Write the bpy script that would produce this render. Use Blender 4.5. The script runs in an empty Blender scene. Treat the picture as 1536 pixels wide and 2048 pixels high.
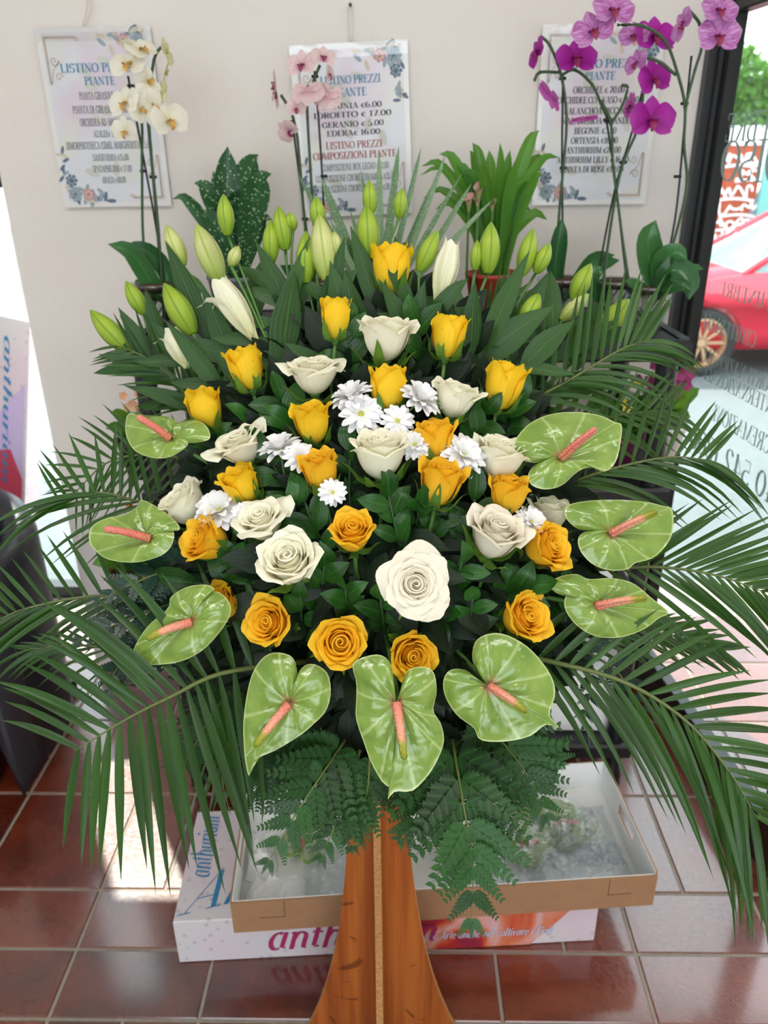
import bpy, math, random
import numpy as np
from mathutils import Vector, Matrix
R = math.radians
scn = bpy.context.scene
C = scn.collection
# ------------------------------------------------------------------ camera
F = 1550.0
cam_d = bpy.data.cameras.new('camera'); cam = bpy.data.objects.new('camera', cam_d); C.objects.link(cam)
CAMROT = Matrix.Rotation(R(1.35), 3, 'Z') @ Matrix.Rotation(R(90-24.3), 3, 'X') @ Matrix.Rotation(R(-0.73), 3, 'Z')
CAMPOS = Vector((0, 0, 1.55))
cam.matrix_world = Matrix.Translation(CAMPOS) @ CAMROT.to_4x4()
cam_d.sensor_fit = 'VERTICAL'; cam_d.sensor_height = 36.0; cam_d.lens = 36.0*F/2048
cam_d.clip_start = 0.02; cam_d.clip_end = 200
cam_d.dof.use_dof = True; cam_d.dof.focus_distance = 0.93; cam_d.dof.aperture_fstop = 6.0
scn.camera = cam
# ------------------------------------------------------------------ world, sun, added room lights, exposure
w = bpy.data.worlds.new('world'); scn.world = w; w.use_nodes = True
nt = w.node_tree; bg = nt.nodes['Background']
bg.inputs[0].default_value = (0.86, 0.93, 1.0, 1); bg.inputs[1].default_value = 4.0
sun_d = bpy.data.lights.new('sun', 'SUN'); sun_d.energy = 9.0; sun_d.angle = R(0.6); sun_d.color = (1, .95, .86)
sun = bpy.data.objects.new('sun', sun_d); C.objects.link(sun)
sun.rotation_euler = Vector((0.6, -1.0, -1.75)).to_track_quat('-Z', 'Y').to_euler()
def area(name, loc, rot, sx, sy, e, col=(1, 1, 1)):
    d = bpy.data.lights.new(name, 'AREA'); d.shape = 'RECTANGLE'; d.size = sx; d.size_y = sy; d.energy = e; d.color = col
    o = bpy.data.objects.new(name, d); C.objects.link(o); o.location = loc; o.rotation_euler = rot; return o
area('added_soft_light', (-0.9, 0.2, 2.80), (0, 0, 0), 1.2, 0.3, 14, (1, .97, .93))  # two added lamps out of view give a soft key from above
area('added_soft_light', (0.9, 0.2, 2.80), (0, 0, 0), 1.2, 0.3, 14, (1, .97, .93))
scn.view_settings.view_transform = 'Standard'; scn.view_settings.look = 'None'
scn.view_settings.exposure = 0.12; scn.view_settings.gamma = 1.0; scn.view_settings.use_curve_mapping = False
scn.cycles.max_bounces = 8; scn.cycles.transparent_max_bounces = 16; scn.cycles.use_denoising = True
scn.cycles.sample_clamp_indirect = 6.0
# ------------------------------------------------------------------ helpers
def ray(px, py):
    return CAMROT @ Vector(((px-768)/F, -(py-1024)/F, -1.0))
def P(px, py, d): return CAMPOS + ray(px, py)*d               # point at depth d along the view axis
def PY(px, py, Y):
    r = ray(px, py); return CAMPOS + r*(Y/r.y)
def PF(px, py, z):
    r = ray(px, py); return CAMPOS + r*((z-1.55)/r.z)
IR = CAMROT @ Vector((1, 0, 0)); IU = CAMROT @ Vector((0, 1, 0)); IT = CAMROT @ Vector((0, 0, 1))
def idir(x, y, t): return (IR*x + IU*y + IT*t).normalized()
def lin(h):
    h = h.lstrip('#'); c = [int(h[i:i+2], 16)/255 for i in (0, 2, 4)]
    return tuple(((x/12.92) if x <= .04045 else ((x+.055)/1.055)**2.4) for x in c) + (1,)
rng = random.Random(7)
class Nt:
    def __init__(s, name):
        s.m = bpy.data.materials.new(name); s.m.use_nodes = True; s.t = s.m.node_tree
        s.b = s.t.nodes['Principled BSDF']; s.out = s.t.nodes['Material Output']
    def n(s, typ, **k):
        x = s.t.nodes.new(typ)
        for a, v in k.items():
            if a[0] == 'i' and a[1:].isdigit(): x.inputs[int(a[1:])].default_value = v
            else: setattr(x, a, v)
        return x
    def l(s, a, b): s.t.links.new(a, b)
    def ramp(s, fac, *stops):
        r = s.n('ShaderNodeValToRGB'); e = r.color_ramp.elements
        while len(e) < len(stops): e.new(0.5)
        for i, (p, c) in enumerate(stops): e[i].position = p; e[i].color = c if len(c) == 4 else tuple(c)+(1,)
        s.l(fac, r.inputs[0]); return r.outputs[0]
    def mix(s, fac, a, b, mode='MIX'):
        x = s.n('ShaderNodeMix', data_type='RGBA', blend_type=mode)
        for inp, v in ((0, fac), (6, a), (7, b)):
            if isinstance(v, (int, float, tuple)): x.inputs[inp].default_value = v
            else: s.l(v, x.inputs[inp])
        return x.outputs[2]
    def bump(s, h, strength, dist=0.002):
        x = s.n('ShaderNodeBump'); x.inputs['Strength'].default_value = strength; x.inputs['Distance'].default_value = dist
        s.l(h, x.inputs['Height']); s.l(x.outputs[0], s.b.inputs['Normal'])
    def set(s, col=None, rough=.5, spec=.5, metal=0, coat=0, sss=0):
        if col is not None:
            if isinstance(col, tuple): s.b.inputs['Base Color'].default_value = col
            else: s.l(col, s.b.inputs['Base Color'])
        s.b.inputs['Roughness'].default_value = rough; s.b.inputs['Specular IOR Level'].default_value = spec
        s.b.inputs['Metallic'].default_value = metal; s.b.inputs['Coat Weight'].default_value = coat
        s.b.inputs['Coat Roughness'].default_value = .08; return s
    def translucent(s, fac, col):
        t = s.n('ShaderNodeBsdfTranslucent')
        if isinstance(col, tuple): t.inputs[0].default_value = col
        else: s.l(col, t.inputs[0])
        m = s.n('ShaderNodeMixShader', i0=fac)
        s.l(s.b.outputs[0], m.inputs[1]); s.l(t.outputs[0], m.inputs[2]); s.l(m.outputs[0], s.out.inputs[0]); return s
def plain(name, col, rough=.5, spec=.5, metal=0, coat=0, noise=0, bump=0, scale=20):
    k = Nt(name); c = lin(col)
    if noise or bump:
        tc = k.n('ShaderNodeTexCoord'); no = k.n('ShaderNodeTexNoise'); no.inputs['Scale'].default_value = scale
        no.inputs['Detail'].default_value = 5; k.l(tc.outputs['Object'], no.inputs['Vector'])
        if noise: c = k.ramp(no.outputs[0], (.3, tuple(x*(1-noise) for x in c[:3])), (.7, tuple(min(1, x*(1+noise*.6)) for x in c[:3])))
        if bump: k.bump(no.outputs[0], bump)
    k.set(c, rough, spec, metal, coat); return k.m
def leafmat(name, dark, light, veins=8, rough=.35, trans=.18, vein=.25, tcol=None, speck=None, mid=True):
    k = Nt(name); uv = k.n('ShaderNodeUVMap'); sep = k.n('ShaderNodeSeparateXYZ'); k.l(uv.outputs[0], sep.inputs[0])
    oi = k.n('ShaderNodeObjectInfo'); tc = k.n('ShaderNodeTexCoord')
    no = k.n('ShaderNodeTexNoise'); no.inputs['Scale'].default_value = 9; k.l(tc.outputs['Object'], no.inputs['Vector'])
    a = k.n('ShaderNodeMath', operation='ADD'); k.l(oi.outputs['Random'], a.inputs[0]); k.l(no.outputs[0], a.inputs[1])
    h = k.n('ShaderNodeMath', operation='MULTIPLY', i1=.5); k.l(a.outputs[0], h.inputs[0])
    base = k.ramp(h.outputs[0], (.25, lin(dark)), (.8, lin(light)))
    s1 = k.n('ShaderNodeMath', operation='MULTIPLY', i1=veins*6.283); k.l(sep.outputs[0], s1.inputs[0])
    s2 = k.n('ShaderNodeMath', operation='COSINE'); k.l(s1.outputs[0], s2.inputs[0])
    s3 = k.n('ShaderNodeMath', operation='MULTIPLY_ADD', i1=.5, i2=.5); k.l(s2.outputs[0], s3.inputs[0])
    s4 = k.n('ShaderNodeMath', operation='MULTIPLY', i1=vein); k.l(s3.outputs[0], s4.inputs[0])
    col = k.mix(s4.outputs[0], base, lin(light))
    if mid:
        m1 = k.n('ShaderNodeMath', operation='SUBTRACT', i1=.5); k.l(sep.outputs[0], m1.inputs[0])
        m2 = k.n('ShaderNodeMath', operation='ABSOLUTE'); k.l(m1.outputs[0], m2.inputs[0])
        m3 = k.n('ShaderNodeMath', operation='LESS_THAN', i1=.035); k.l(m2.outputs[0], m3.inputs[0])
        m4 = k.n('ShaderNodeMath', operation='MULTIPLY', i1=.5); k.l(m3.outputs[0], m4.inputs[0])
        col = k.mix(m4.outputs[0], col, tuple(min(1, x*1.6) for x in lin(light)[:3])+(1,))
    if speck:
        vo = k.n('ShaderNodeTexVoronoi'); vo.inputs['Scale'].default_value = speck[1]; k.l(tc.outputs['Object'], vo.inputs['Vector'])
        sp = k.ramp(vo.outputs['Distance'], (.16, (1, 1, 1)), (.3, (0, 0, 0)))
        col = k.mix(sp, col, lin(speck[0]))
    k.set(col, rough, .38); k.bump(s3.outputs[0], .12, .001)
    k.translucent(trans, lin(tcol) if tcol else tuple(min(1, x*2.0) for x in lin(light)[:3])+(1,)); return k.m
def petalmat(name, tip, base, trans=.25, rough=.55, vscale=30, streak=.10, gpow=(.0, .55)):
    k = Nt(name); uv = k.n('ShaderNodeUVMap'); sep = k.n('ShaderNodeSeparateXYZ'); k.l(uv.outputs[0], sep.inputs[0])
    col = k.ramp(sep.outputs[1], (gpow[0], lin(base)), (gpow[1], lin(tip)))
    mp = k.n('ShaderNodeMapping'); mp.inputs['Scale'].default_value = (vscale, 2.5, 1); k.l(uv.outputs[0], mp.inputs[0])
    no = k.n('ShaderNodeTexNoise'); no.inputs['Scale'].default_value = 1.0; no.inputs['Detail'].default_value = 3; k.l(mp.outputs[0], no.inputs['Vector'])
    dk = tuple(x*(1-streak*2.2) for x in lin(tip)[:3])+(1,)
    f = k.ramp(no.outputs[0], (.45, (0, 0, 0)), (.75, (.55, .55, .55)))
    col = k.mix(f, col, dk); k.set(col, rough, .3); k.bump(no.outputs[0], .25, .001)
    k.b.inputs['Subsurface Weight'].default_value = 0.0
    k.translucent(trans, lin(tip)); return k.m
# ---------- mesh building
class G:                                                       # geometry collector (world coordinates)
    def __init__(s): s.v = []; s.f = []; s.uv = []; s.mi = []; s.n = 0
    def add(s, v, f, uv=None, mi=0):
        o = s.n; s.v.extend(tuple(x) for x in v); s.n += len(v)
        s.uv.extend([tuple(x) for x in uv] if uv is not None else [(0, 0)]*len(v))
        for q in f: s.f.append(tuple(i+o for i in q)); s.mi.append(mi)
        return s
    def mesh(s, name, mats, smooth=True, org=(0, 0, 0), uv=True):
        me = bpy.data.meshes.new(name); ox, oy, oz = org
        me.from_pydata([(x-ox, y-oy, z-oz) for x, y, z in s.v], [], s.f)
        for m in (mats if isinstance(mats, (list, tuple)) else [mats]): me.materials.append(m)
        if any(s.mi): me.polygons.foreach_set('material_index', s.mi)
        if smooth: me.polygons.foreach_set('use_smooth', [True]*len(s.f))
        if uv and s.f:
            l = me.uv_layers.new(name='UVMap'); idx = np.empty(len(me.loops), dtype=np.int32); me.loops.foreach_get('vertex_index', idx)
            l.data.foreach_set('uv', np.array(s.uv, dtype=np.float32)[idx].ravel())
        me.update(); return me
def root(name, loc, label, cat, group=None, kind=None, rz=0):
    o = bpy.data.objects.new(name, None); C.objects.link(o); o.location = loc; o.empty_display_size = .02
    o['label'] = label; o['category'] = cat
    if group: o['group'] = group
    if kind: o['kind'] = kind
    return o
def worldloc(p):
    v = Vector((0, 0, 0))
    while p is not None: v = v + p.location; p = p.parent
    return v
def part(name, g, mats, parent, smooth=True, label=None, kind=None):
    org = worldloc(parent) if parent else Vector((0, 0, 0))
    me = g.mesh(name, mats, smooth, org); o = bpy.data.objects.new(name, me); C.objects.link(o); o.parent = parent
    if label: o['label'] = label
    if kind: o['kind'] = kind
    return o
def inst(name, me, M, parent, label=None):
    o = bpy.data.objects.new(name, me); C.objects.link(o); o.parent = parent
    o.matrix_basis = Matrix.Translation(-worldloc(parent)) @ M if parent else M
    if label: o['label'] = label
    return o
def solo(name, g, mats, label, cat, group=None, smooth=True, kind=None):
    c = [sum(v[i] for v in g.v)/len(g.v) for i in range(3)]; c[2] = min(v[2] for v in g.v)
    me = g.mesh(name, mats, smooth, c); o = bpy.data.objects.new(name, me); C.objects.link(o); o.location = c
    if label: o['label'] = label
    if cat: o['category'] = cat
    if group: o['group'] = group
    if kind: o['kind'] = kind
    return o
def npv(a): return np.array([tuple(x) for x in a], dtype=float)
def resample(pts, n):
    p = npv(pts)
    if len(p) == 2: t = np.linspace(0, 1, n)[:, None]; return p[0]*(1-t)+p[1]*t
    k = len(p); pp = np.vstack([2*p[0]-p[1], p, 2*p[-1]-p[-2]]); out = []
    for i in range(n):
        u = i/(n-1)*(k-1); j = min(int(u), k-2); t = u-j; a, b, c, d = pp[j], pp[j+1], pp[j+2], pp[j+3]
        out.append(.5*((2*b)+(-a+c)*t+(2*a-5*b+4*c-d)*t*t+(-a+3*b-3*c+d)*t**3))
    return np.array(out)
def unit(v): return v/np.maximum(np.linalg.norm(v, axis=-1, keepdims=True), 1e-9)
def blade(pts, hw, nrm, fold=.25, n=9, cols=(-1, 0, 1), twist=0, wave=0):
    p = resample(pts, n); t = unit(np.gradient(p, axis=0)); N = np.array(tuple(nrm), dtype=float)
    s = unit(np.cross(t, np.broadcast_to(N, t.shape))); nn = np.cross(s, t)
    v = []; uv = []
    for i in range(n):
        a = i/(n-1); ww = hw(a) if callable(hw) else np.interp(a, np.linspace(0, 1, len(hw)), hw)
        th = twist*a; si = s[i]*math.cos(th)+nn[i]*math.sin(th); ni = nn[i]*math.cos(th)-s[i]*math.sin(th)
        for c in cols:
            v.append(p[i]+si*ww*c+ni*(abs(c)*fold*ww+wave*ww*math.sin(a*14+c*2)*abs(c))); uv.append((c*.5+.5, a))
    k = len(cols); f = [(i*k+j, i*k+j+1, (i+1)*k+j+1, (i+1)*k+j) for i in range(n-1) for j in range(k-1)]
    return v, f, uv
def tube(pts, r, n=8, seg=6, cap=True):
    p = resample(pts, n) if n else npv(pts); n = len(p); t = unit(np.gradient(p, axis=0))
    ref = np.array([0, 0, 1.]) if abs(t[0][2]) < .9 else np.array([1., 0, 0]); v = []; uv = []
    for i in range(n):
        a = np.cross(t[i], ref); a = a/max(np.linalg.norm(a), 1e-9); b = np.cross(t[i], a); ref = -np.cross(t[i], a) if False else ref
        rr = r(i/(n-1)) if callable(r) else (np.interp(i/(n-1), np.linspace(0, 1, len(r)), r) if hasattr(r, '__len__') else r)
        for j in range(seg):
            an = 2*math.pi*j/seg; v.append(p[i]+(a*math.cos(an)+b*math.sin(an))*rr); uv.append((j/seg, i/(n-1)))
    f = [(i*seg+j, i*seg+(j+1) % seg, (i+1)*seg+(j+1) % seg, (i+1)*seg+j) for i in range(n-1) for j in range(seg)]
    if cap: f += [tuple(range(seg))[::-1], tuple((n-1)*seg+j for j in range(seg))]
    return v, f, uv
def boxg(x0, y0, z0, x1, y1, z1, M=None, b=0):
    if b:
        v = []; 
        for zz, ins in ((z0, b), (z0+b, 0), (z1-b, 0), (z1, b)):
            v += [(x0+ins, y0+ins, zz), (x1-ins, y0+ins, zz), (x1-ins, y1-ins, zz), (x0+ins, y1-ins, zz)]
        f = [(3, 2, 1, 0), (12, 13, 14, 15)]+[(k*4+j, k*4+(j+1) % 4, k*4+4+(j+1) % 4, k*4+4+j) for k in range(3) for j in range(4)]
    else:
        v = [(x0, y0, z0), (x1, y0, z0), (x1, y1, z0), (x0, y1, z0), (x0, y0, z1), (x1, y0, z1), (x1, y1, z1), (x0, y1, z1)]
        f = [(3, 2, 1, 0), (4, 5, 6, 7), (0, 1, 5, 4), (1, 2, 6, 5), (2, 3, 7, 6), (3, 0, 4, 7)]
    if M is not None: v = [tuple(M @ Vector(q)) for q in v]
    return v, f
def lathe(prof, seg=24, c=(0, 0, 0), M=None):
    v = []; uv = []
    for i, (r, z) in enumerate(prof):
        for j in range(seg):
            a = 2*math.pi*j/seg; v.append((c[0]+r*math.cos(a), c[1]+r*math.sin(a), c[2]+z)); uv.append((j/seg, i/(len(prof)-1)))
    f = [(i*seg+j, i*seg+(j+1) % seg, (i+1)*seg+(j+1) % seg, (i+1)*seg+j) for i in range(len(prof)-1) for j in range(seg)]
    if M is not None: v = [tuple(M @ Vector(q)) for q in v]
    return v, f, uv
def prism(poly, o, ux, uy, n, th):                               # flat polygon in plane (o, ux, uy) with thickness th along n
    a = [o+ux*x+uy*y for x, y in poly]; k = len(a); v = [tuple(q) for q in a]+[tuple(q+n*th) for q in a]
    return v, [tuple(range(k)), tuple(range(2*k-1, k-1, -1))]+[(i, (i+1) % k, k+(i+1) % k, k+i)[::-1] for i in range(k)]
def frame(z, x=None):                                            # rotation with local +Z along z
    z = Vector(z).normalized(); x = Vector(x) if x is not None else Vector((1, 0, .01))
    x = (x-z*x.dot(z)).normalized(); y = z.cross(x)
    return Matrix(((x.x, y.x, z.x), (x.y, y.y, z.y), (x.z, y.z, z.z))).to_4x4()
# ---------- serif stroke lettering
def el(cx, cy, rx, ry, a0, a1, n=14): return [(cx+rx*math.cos(R(a0+(a1-a0)*i/n)), cy+ry*math.sin(R(a0+(a1-a0)*i/n))) for i in range(n+1)]
S = lambda x, y, w=.26: ('s', [(x-w/2, y), (x+w/2, y)])          # hairline serif
T = lambda *p: ('t', list(p))                                   # thin stroke
K = lambda *p: ('k', list(p))                                   # thick stroke
O = lambda pts: ('o', pts)                                      # modulated stroke
GL = {
 'A': (.80, [T((.12, .02), (.40, 1)), K((.40, .98), (.68, .02)), T((.22, .34), (.58, .34)), S(.12, .02), S(.68, .02, .3)]),
 'B': (.72, [K((.2, 0), (.2, 1)), O([(.2, .98)]+el(.38, .76, .2, .22, 90, -90)+[(.2, .54)]), O([(.2, .54)]+el(.4, .28, .25, .26, 90, -90)+[(.2, .02)]), S(.14, .98), S(.14, .02)]),
 'C': (.76, [O(el(.42, .5, .34, .48, 42, 318, 20)), T((.67, .98), (.67, .70)), T((.67, .3), (.67, .14))]),
 'D': (.80, [K((.2, 0), (.2, 1)), O([(.2, .98)]+el(.38, .5, .34, .48, 90, -90, 20)+[(.2, .02)]), S(.14, .98), S(.14, .02)]),
 'E': (.68, [K((.2, 0), (.2, 1)), T((.08, .98), (.6, .98)), T((.6, .98), (.6, .76)), T((.2, .52), (.46, .52)), T((.46, .64), (.46, .4)), T((.08, .02), (.62, .02)), T((.62, .02), (.62, .27))]),
 'F': (.64, [K((.2, 0), (.2, 1)), T((.08, .98), (.58, .98)), T((.58, .98), (.58, .74)), T((.2, .5), (.44, .5)), T((.44, .62), (.44, .38)), S(.2, .02, .3)]),
 'G': (.80, [O(el(.42, .5, .34, .48, 42, 330, 20)), T((.67, .98), (.67, .7)), K((.68, .06), (.68, .42)), S(.66, .42, .3)]),
 'H': (.86, [K((.2, 0), (.2, 1)), K((.66, 0), (.66, 1)), T((.2, .5), (.66, .5)), S(.2, .98, .3), S(.2, .02, .3), S(.66, .98, .3), S(.66, .02, .3)]),
 'I': (.42, [K((.21, 0), (.21, 1)), S(.21, .98, .32), S(.21, .02, .32)]),
 'K': (.80, [K((.2, 0), (.2, 1)), T((.2, .4), (.64, .98)), K((.34, .58), (.68, .02)), S(.2, .98, .3), S(.2, .02, .3), S(.64, .98, .24), S(.68, .02, .28)]),
 'L': (.66, [K((.2, 0), (.2, 1)), S(.2, .98, .3), T((.08, .02), (.6, .02)), T((.6, .02), (.6, .3))]),
 'M': (.98, [T((.16, .02), (.16, .98)), K((.16, .98), (.46, .05)), T((.46, .05), (.78, .98)), K((.8, 0), (.8, 1)), S(.12, .98, .2), S(.84, .98, .24), S(.16, .02), S(.8, .02, .3)]),
 'N': (.84, [T((.16, .02), (.16, .98)), K((.16, .98), (.66, .03)), T((.66, .02), (.66, .98)), S(.12, .98, .22), S(.66, .98), S(.16, .02)]),
 'O': (.82, [O(el(.41, .5, .34, .48, 0, 360, 26))]),
 'P': (.70, [K((.2, 0), (.2, 1)), O([(.2, .98)]+el(.38, .74, .24, .24, 90, -90)+[(.2, .5)]), S(.16, .98), S(.2, .02, .3)]),
 'R': (.78, [K((.2, 0), (.2, 1)), O([(.2, .98)]+el(.38, .75, .23, .23, 90, -90)+[(.2, .52)]), K((.4, .52), (.64, .03)), S(.16, .98), S(.2, .02, .3), S(.68, .02, .2)]),
 'S': (.64, [O(el(.32, .74, .22, .24, 25, 250, 14)+el(.32, .26, .24, .24, 75, -150, 14)), T((.53, .98), (.53, .74)), T((.1, .02), (.1, .28))]),
 'T': (.74, [K((.37, 0), (.37, 1)), T((.06, .98), (.68, .98)), T((.06, .98), (.06, .74)), T((.68, .98), (.68, .74)), S(.37, .02, .32)]),
 'U': (.82, [O([(.2, .98), (.2, .35)]+el(.42, .3, .22, .28, 180, 360)+[(.64, .4), (.64, .98)]), S(.2, .98, .3), S(.64, .98)]),
 'V': (.78, [K((.14, .98), (.4, .02)), T((.4, .02), (.66, .98)), S(.14, .98, .28), S(.66, .98, .22)]),
 'X': (.78, [K((.14, .98), (.66, .02)), T((.64, .98), (.14, .02)), S(.14, .98), S(.66, .98, .22), S(.14, .02, .22), S(.66, .02)]),
 'Y': (.76, [K((.12, .98), (.38, .5)), T((.38, .5), (.64, .98)), K((.38, .5), (.38, 0)), S(.12, .98), S(.64, .98, .2), S(.38, .02, .3)]),
 'Z': (.70, [T((.1, .98), (.62, .98)), K((.6, .98), (.1, .02)), T((.08, .02), (.62, .02)), T((.1, .98), (.1, .76)), T((.62, .02), (.62, .26))]),
 '0': (.66, [O(el(.33, .5, .24, .48, 0, 360, 22))]),
 '1': (.5, [K((.27, 0), (.27, 1)), T((.1, .84), (.27, .98)), S(.27, .02, .34)]),
 '2': (.62, [O(el(.3, .72, .2, .26, 170, -40)+[(.1, .06)]), T((.08, .03), (.54, .03)), T((.54, .03), (.54, .2))]),
 '3': (.6, [O(el(.28, .75, .2, .23, 160, -80)), O(el(.28, .27, .23, .26, 85, -160))]),
 '4': (.64, [K((.42, 0), (.42, 1)), T((.42, 1), (.06, .3)), T((.06, .3), (.58, .3)), S(.42, .02, .28)]),
 '5': (.6, [T((.14, .98), (.5, .98)), T((.14, .98), (.12, .56)), O(el(.28, .31, .23, .29, 120, -160))]),
 '6': (.64, [O(el(.36, .5, .27, .48, 70, 200, 12)+el(.33, .3, .22, .28, 180, 540, 18))]),
 '7': (.6, [T((.08, .96), (.54, .96)), T((.08, .96), (.08, .76)), K((.54, .96), (.26, 0))]),
 '8': (.62, [O(el(.31, .75, .18, .23, 0, 360)), O(el(.31, .27, .22, .26, 0, 360))]),
 '9': (.64, [O(el(.32, .7, .22, .28, 0, 360)+el(.3, .5, .26, .48, 10, -110, 12))]),
 '€': (.66, [O(el(.4, .4, .24, .36, 45, 315)), T((.06, .47), (.5, .47)), T((.06, .34), (.46, .34))]),
 '.': (.3, [K((.15, 0), (.15, .14))]), '(': (.34, [O(el(.42, .45, .28, .62, 130, 230))]), ')': (.34, [O(el(-.08, .45, .28, .62, 50, -50))]),
 "'": (.24, [K((.12, .98), (.1, .72))]), ' ': (.34, []),
 'a': (.60, [O(el(.27, .3, .19, .29, 60, 300)), K((.46, .6), (.44, .08)), T((.44, .08), (.56, .06))]),
 'c': (.50, [O(el(.28, .3, .2, .29, 50, 310))]),
 'e': (.52, [O([(.12, .3), (.42, .36)]+el(.28, .42, .15, .17, 0, 150)+el(.28, .28, .2, .27, 170, 320))]),
 'è': (.52, [O([(.12, .3), (.42, .36)]+el(.28, .42, .15, .17, 0, 150)+el(.28, .28, .2, .27, 170, 320)), K((.18, .92), (.34, .76))]),
 'h': (.62, [K((.15, 0), (.15, 1)), O([(.15, .35)]+el(.33, .42, .15, .17, 150, 0)+[(.48, .08)]), T((.48, .05), (.58, .05)), S(.12, .98, .14)]),
 'i': (.30, [K((.15, 0), (.15, .58)), K((.15, .76), (.15, .88)), S(.1, .58, .14), S(.2, .03, .14)]),
 'l': (.30, [K((.15, 0), (.15, 1)), S(.1, .98, .14), S(.2, .03, .14)]),
 'm': (.92, [K((.15, 0), (.15, .58)), O([(.15, .35)]+el(.31, .42, .14, .17, 150, 0)+[(.45, 0)]), O([(.45, .35)]+el(.61, .42, .14, .17, 150, 0)+[(.75, .06)]), T((.75, .05), (.86, .05)), S(.1, .58, .14)]),
 'n': (.62, [K((.15, 0), (.15, .58)), O([(.15, .35)]+el(.33, .42, .15, .17, 150, 0)+[(.48, .06)]), T((.48, .05), (.58, .05)), S(.1, .58, .14)]),
 'o': (.56, [O(el(.28, .3, .2, .29, 0, 360))]),
 'r': (.44, [K((.15, 0), (.15, .58)), O([(.15, .32)]+el(.32, .42, .14, .17, 160, 50)), S(.1, .58, .14)]),
 't': (.38, [K((.18, .86), (.18, .1)), T((.18, .05), (.34, .07)), T((.04, .58), (.34, .58))]),
 'u': (.62, [O([(.14, .58), (.14, .2)]+el(.3, .2, .15, .17, 190, 340)), K((.47, .58), (.47, .08)), T((.47, .05), (.58, .05))]),
 'v': (.54, [K((.1, .58), (.26, .02)), T((.26, .02), (.44, .58))]),
}
def text2d(txt, thick=.13, thin=.045, slant=0):
    quads = []; x = 0
    for ch in txt:
        adv, st = GL.get(ch, GL[' '])
        for kind, pts in st:
            pr = None
            for (ax, ay), (bx, by) in zip(pts[:-1], pts[1:]):
                L = math.hypot(bx-ax, by-ay)
                if L < 1e-6: continue
                dx, dy = (bx-ax)/L, (by-ay)/L
                ww = {'s': thin, 't': thin, 'k': thick, 'o': thin+(thick-thin)*abs(dy)**1.6}[kind]/2
                nx, ny = -dy*ww, dx*ww
                if kind in 'k': nx, ny = ww, 0
                if kind in 'k' and abs(dy) < .3: nx, ny = 0, ww
                q = [(ax-nx, ay-ny), (bx-nx, by-ny), (bx+nx, by+ny), (ax+nx, ay+ny)]
                if kind == 'o' and pr is not None and pr[0]*nx+pr[1]*ny > 0: q[0] = (ax-pr[0], ay-pr[1]); q[3] = (ax+pr[0], ay+pr[1]); 
                quads.append([(x+u+slant*v, v) for u, v in q]); pr = (nx, ny)
        x += adv*.98
    return quads, x
def text_g(g, txt, o, ux, uy, h, wid=None, align='c', thick=.13, thin=.045, slant=0, mi=0, squeeze=1, lift=None, base=0):
    q, L = text2d(txt, thick, thin, slant); sx = h*squeeze if wid is None else wid/L
    off = {'c': -L*sx/2, 'l': 0, 'r': -L*sx}[align]; n = (lift or Vector((0, 0, 0)))
    for i, qq in enumerate(q):
        g.add([o+ux*(off+x*sx)+uy*(y*h)+n*(1+.35*(i % 7)) for x, y in qq], [(0, 1, 2, 3)], mi=mi)
# ------------------------------------------------------------------ materials
M_wall = Nt('painted_plaster'); _tc = M_wall.n('ShaderNodeTexCoord'); _n = M_wall.n('ShaderNodeTexNoise'); _n.inputs['Scale'].default_value = 60; _n.inputs['Detail'].default_value = 8
M_wall.l(_tc.outputs['Object'], _n.inputs['Vector']); M_wall.bump(_n.outputs[0], .35, .004)
_n2 = M_wall.n('ShaderNodeTexNoise'); _n2.inputs['Scale'].default_value = 1.6; M_wall.l(_tc.outputs['Object'], _n2.inputs['Vector'])
M_wall = M_wall.set(M_wall.ramp(_n2.outputs[0], (.3, lin('e6ddd6')), (.7, lin('ebe6e0'))), .75, .3).m
M_white = plain('white_paint', 'e9e6e0', .7); M_ceil = plain('ceiling_paint', 'f0eee9', .8)
def tile_mat():
    k = Nt('terracotta_tile'); tc = k.n('ShaderNodeTexCoord'); oi = k.n('ShaderNodeObjectInfo')
    ge = k.n('ShaderNodeNewGeometry')
    n1 = k.n('ShaderNodeTexNoise'); n1.inputs['Scale'].default_value = 9; n1.inputs['Detail'].default_value = 6; k.l(ge.outputs['Position'], n1.inputs['Vector'])
    n2 = k.n('ShaderNodeTexNoise'); n2.inputs['Scale'].default_value = 85; n2.inputs['Detail'].default_value = 7; n2.inputs['Roughness'].default_value = .65; n2.inputs['Distortion'].default_value = .6; k.l(ge.outputs['Position'], n2.inputs['Vector'])
    a = k.n('ShaderNodeMath', operation='MULTIPLY_ADD', i1=.35); k.l(oi.outputs['Random'], a.inputs[0]); k.l(n1.outputs[0], a.inputs[2])
    col = k.ramp(a.outputs[0], (.35, lin('451409')), (.62, lin('66240f')), (.95, lin('80361a')))
    k.set(col, .26, .7, coat=.8); k.b.inputs['Coat Roughness'].default_value = .13; k.b.inputs['Coat IOR'].default_value = 1.85; k.bump(n2.outputs[0], .42, .0038)
    r = k.ramp(n1.outputs[0], (.3, (.20, .20, .20)), (.7, (.34, .34, .34))); k.l(r, k.b.inputs['Roughness']); return k.m
M_tile = tile_mat(); M_grout = plain('tile_grout', 'a39b8e', .85, bump=.4, noise=.1, scale=80)
M_black = plain('black_metal', '17181b', .35, .5); M_blackpl = plain('black_plastic', '1b1c20', .38, .5, bump=.1, scale=150)
M_leather = plain('dark_leather', '25242a', .38, .5, bump=.3, scale=90)
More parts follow.
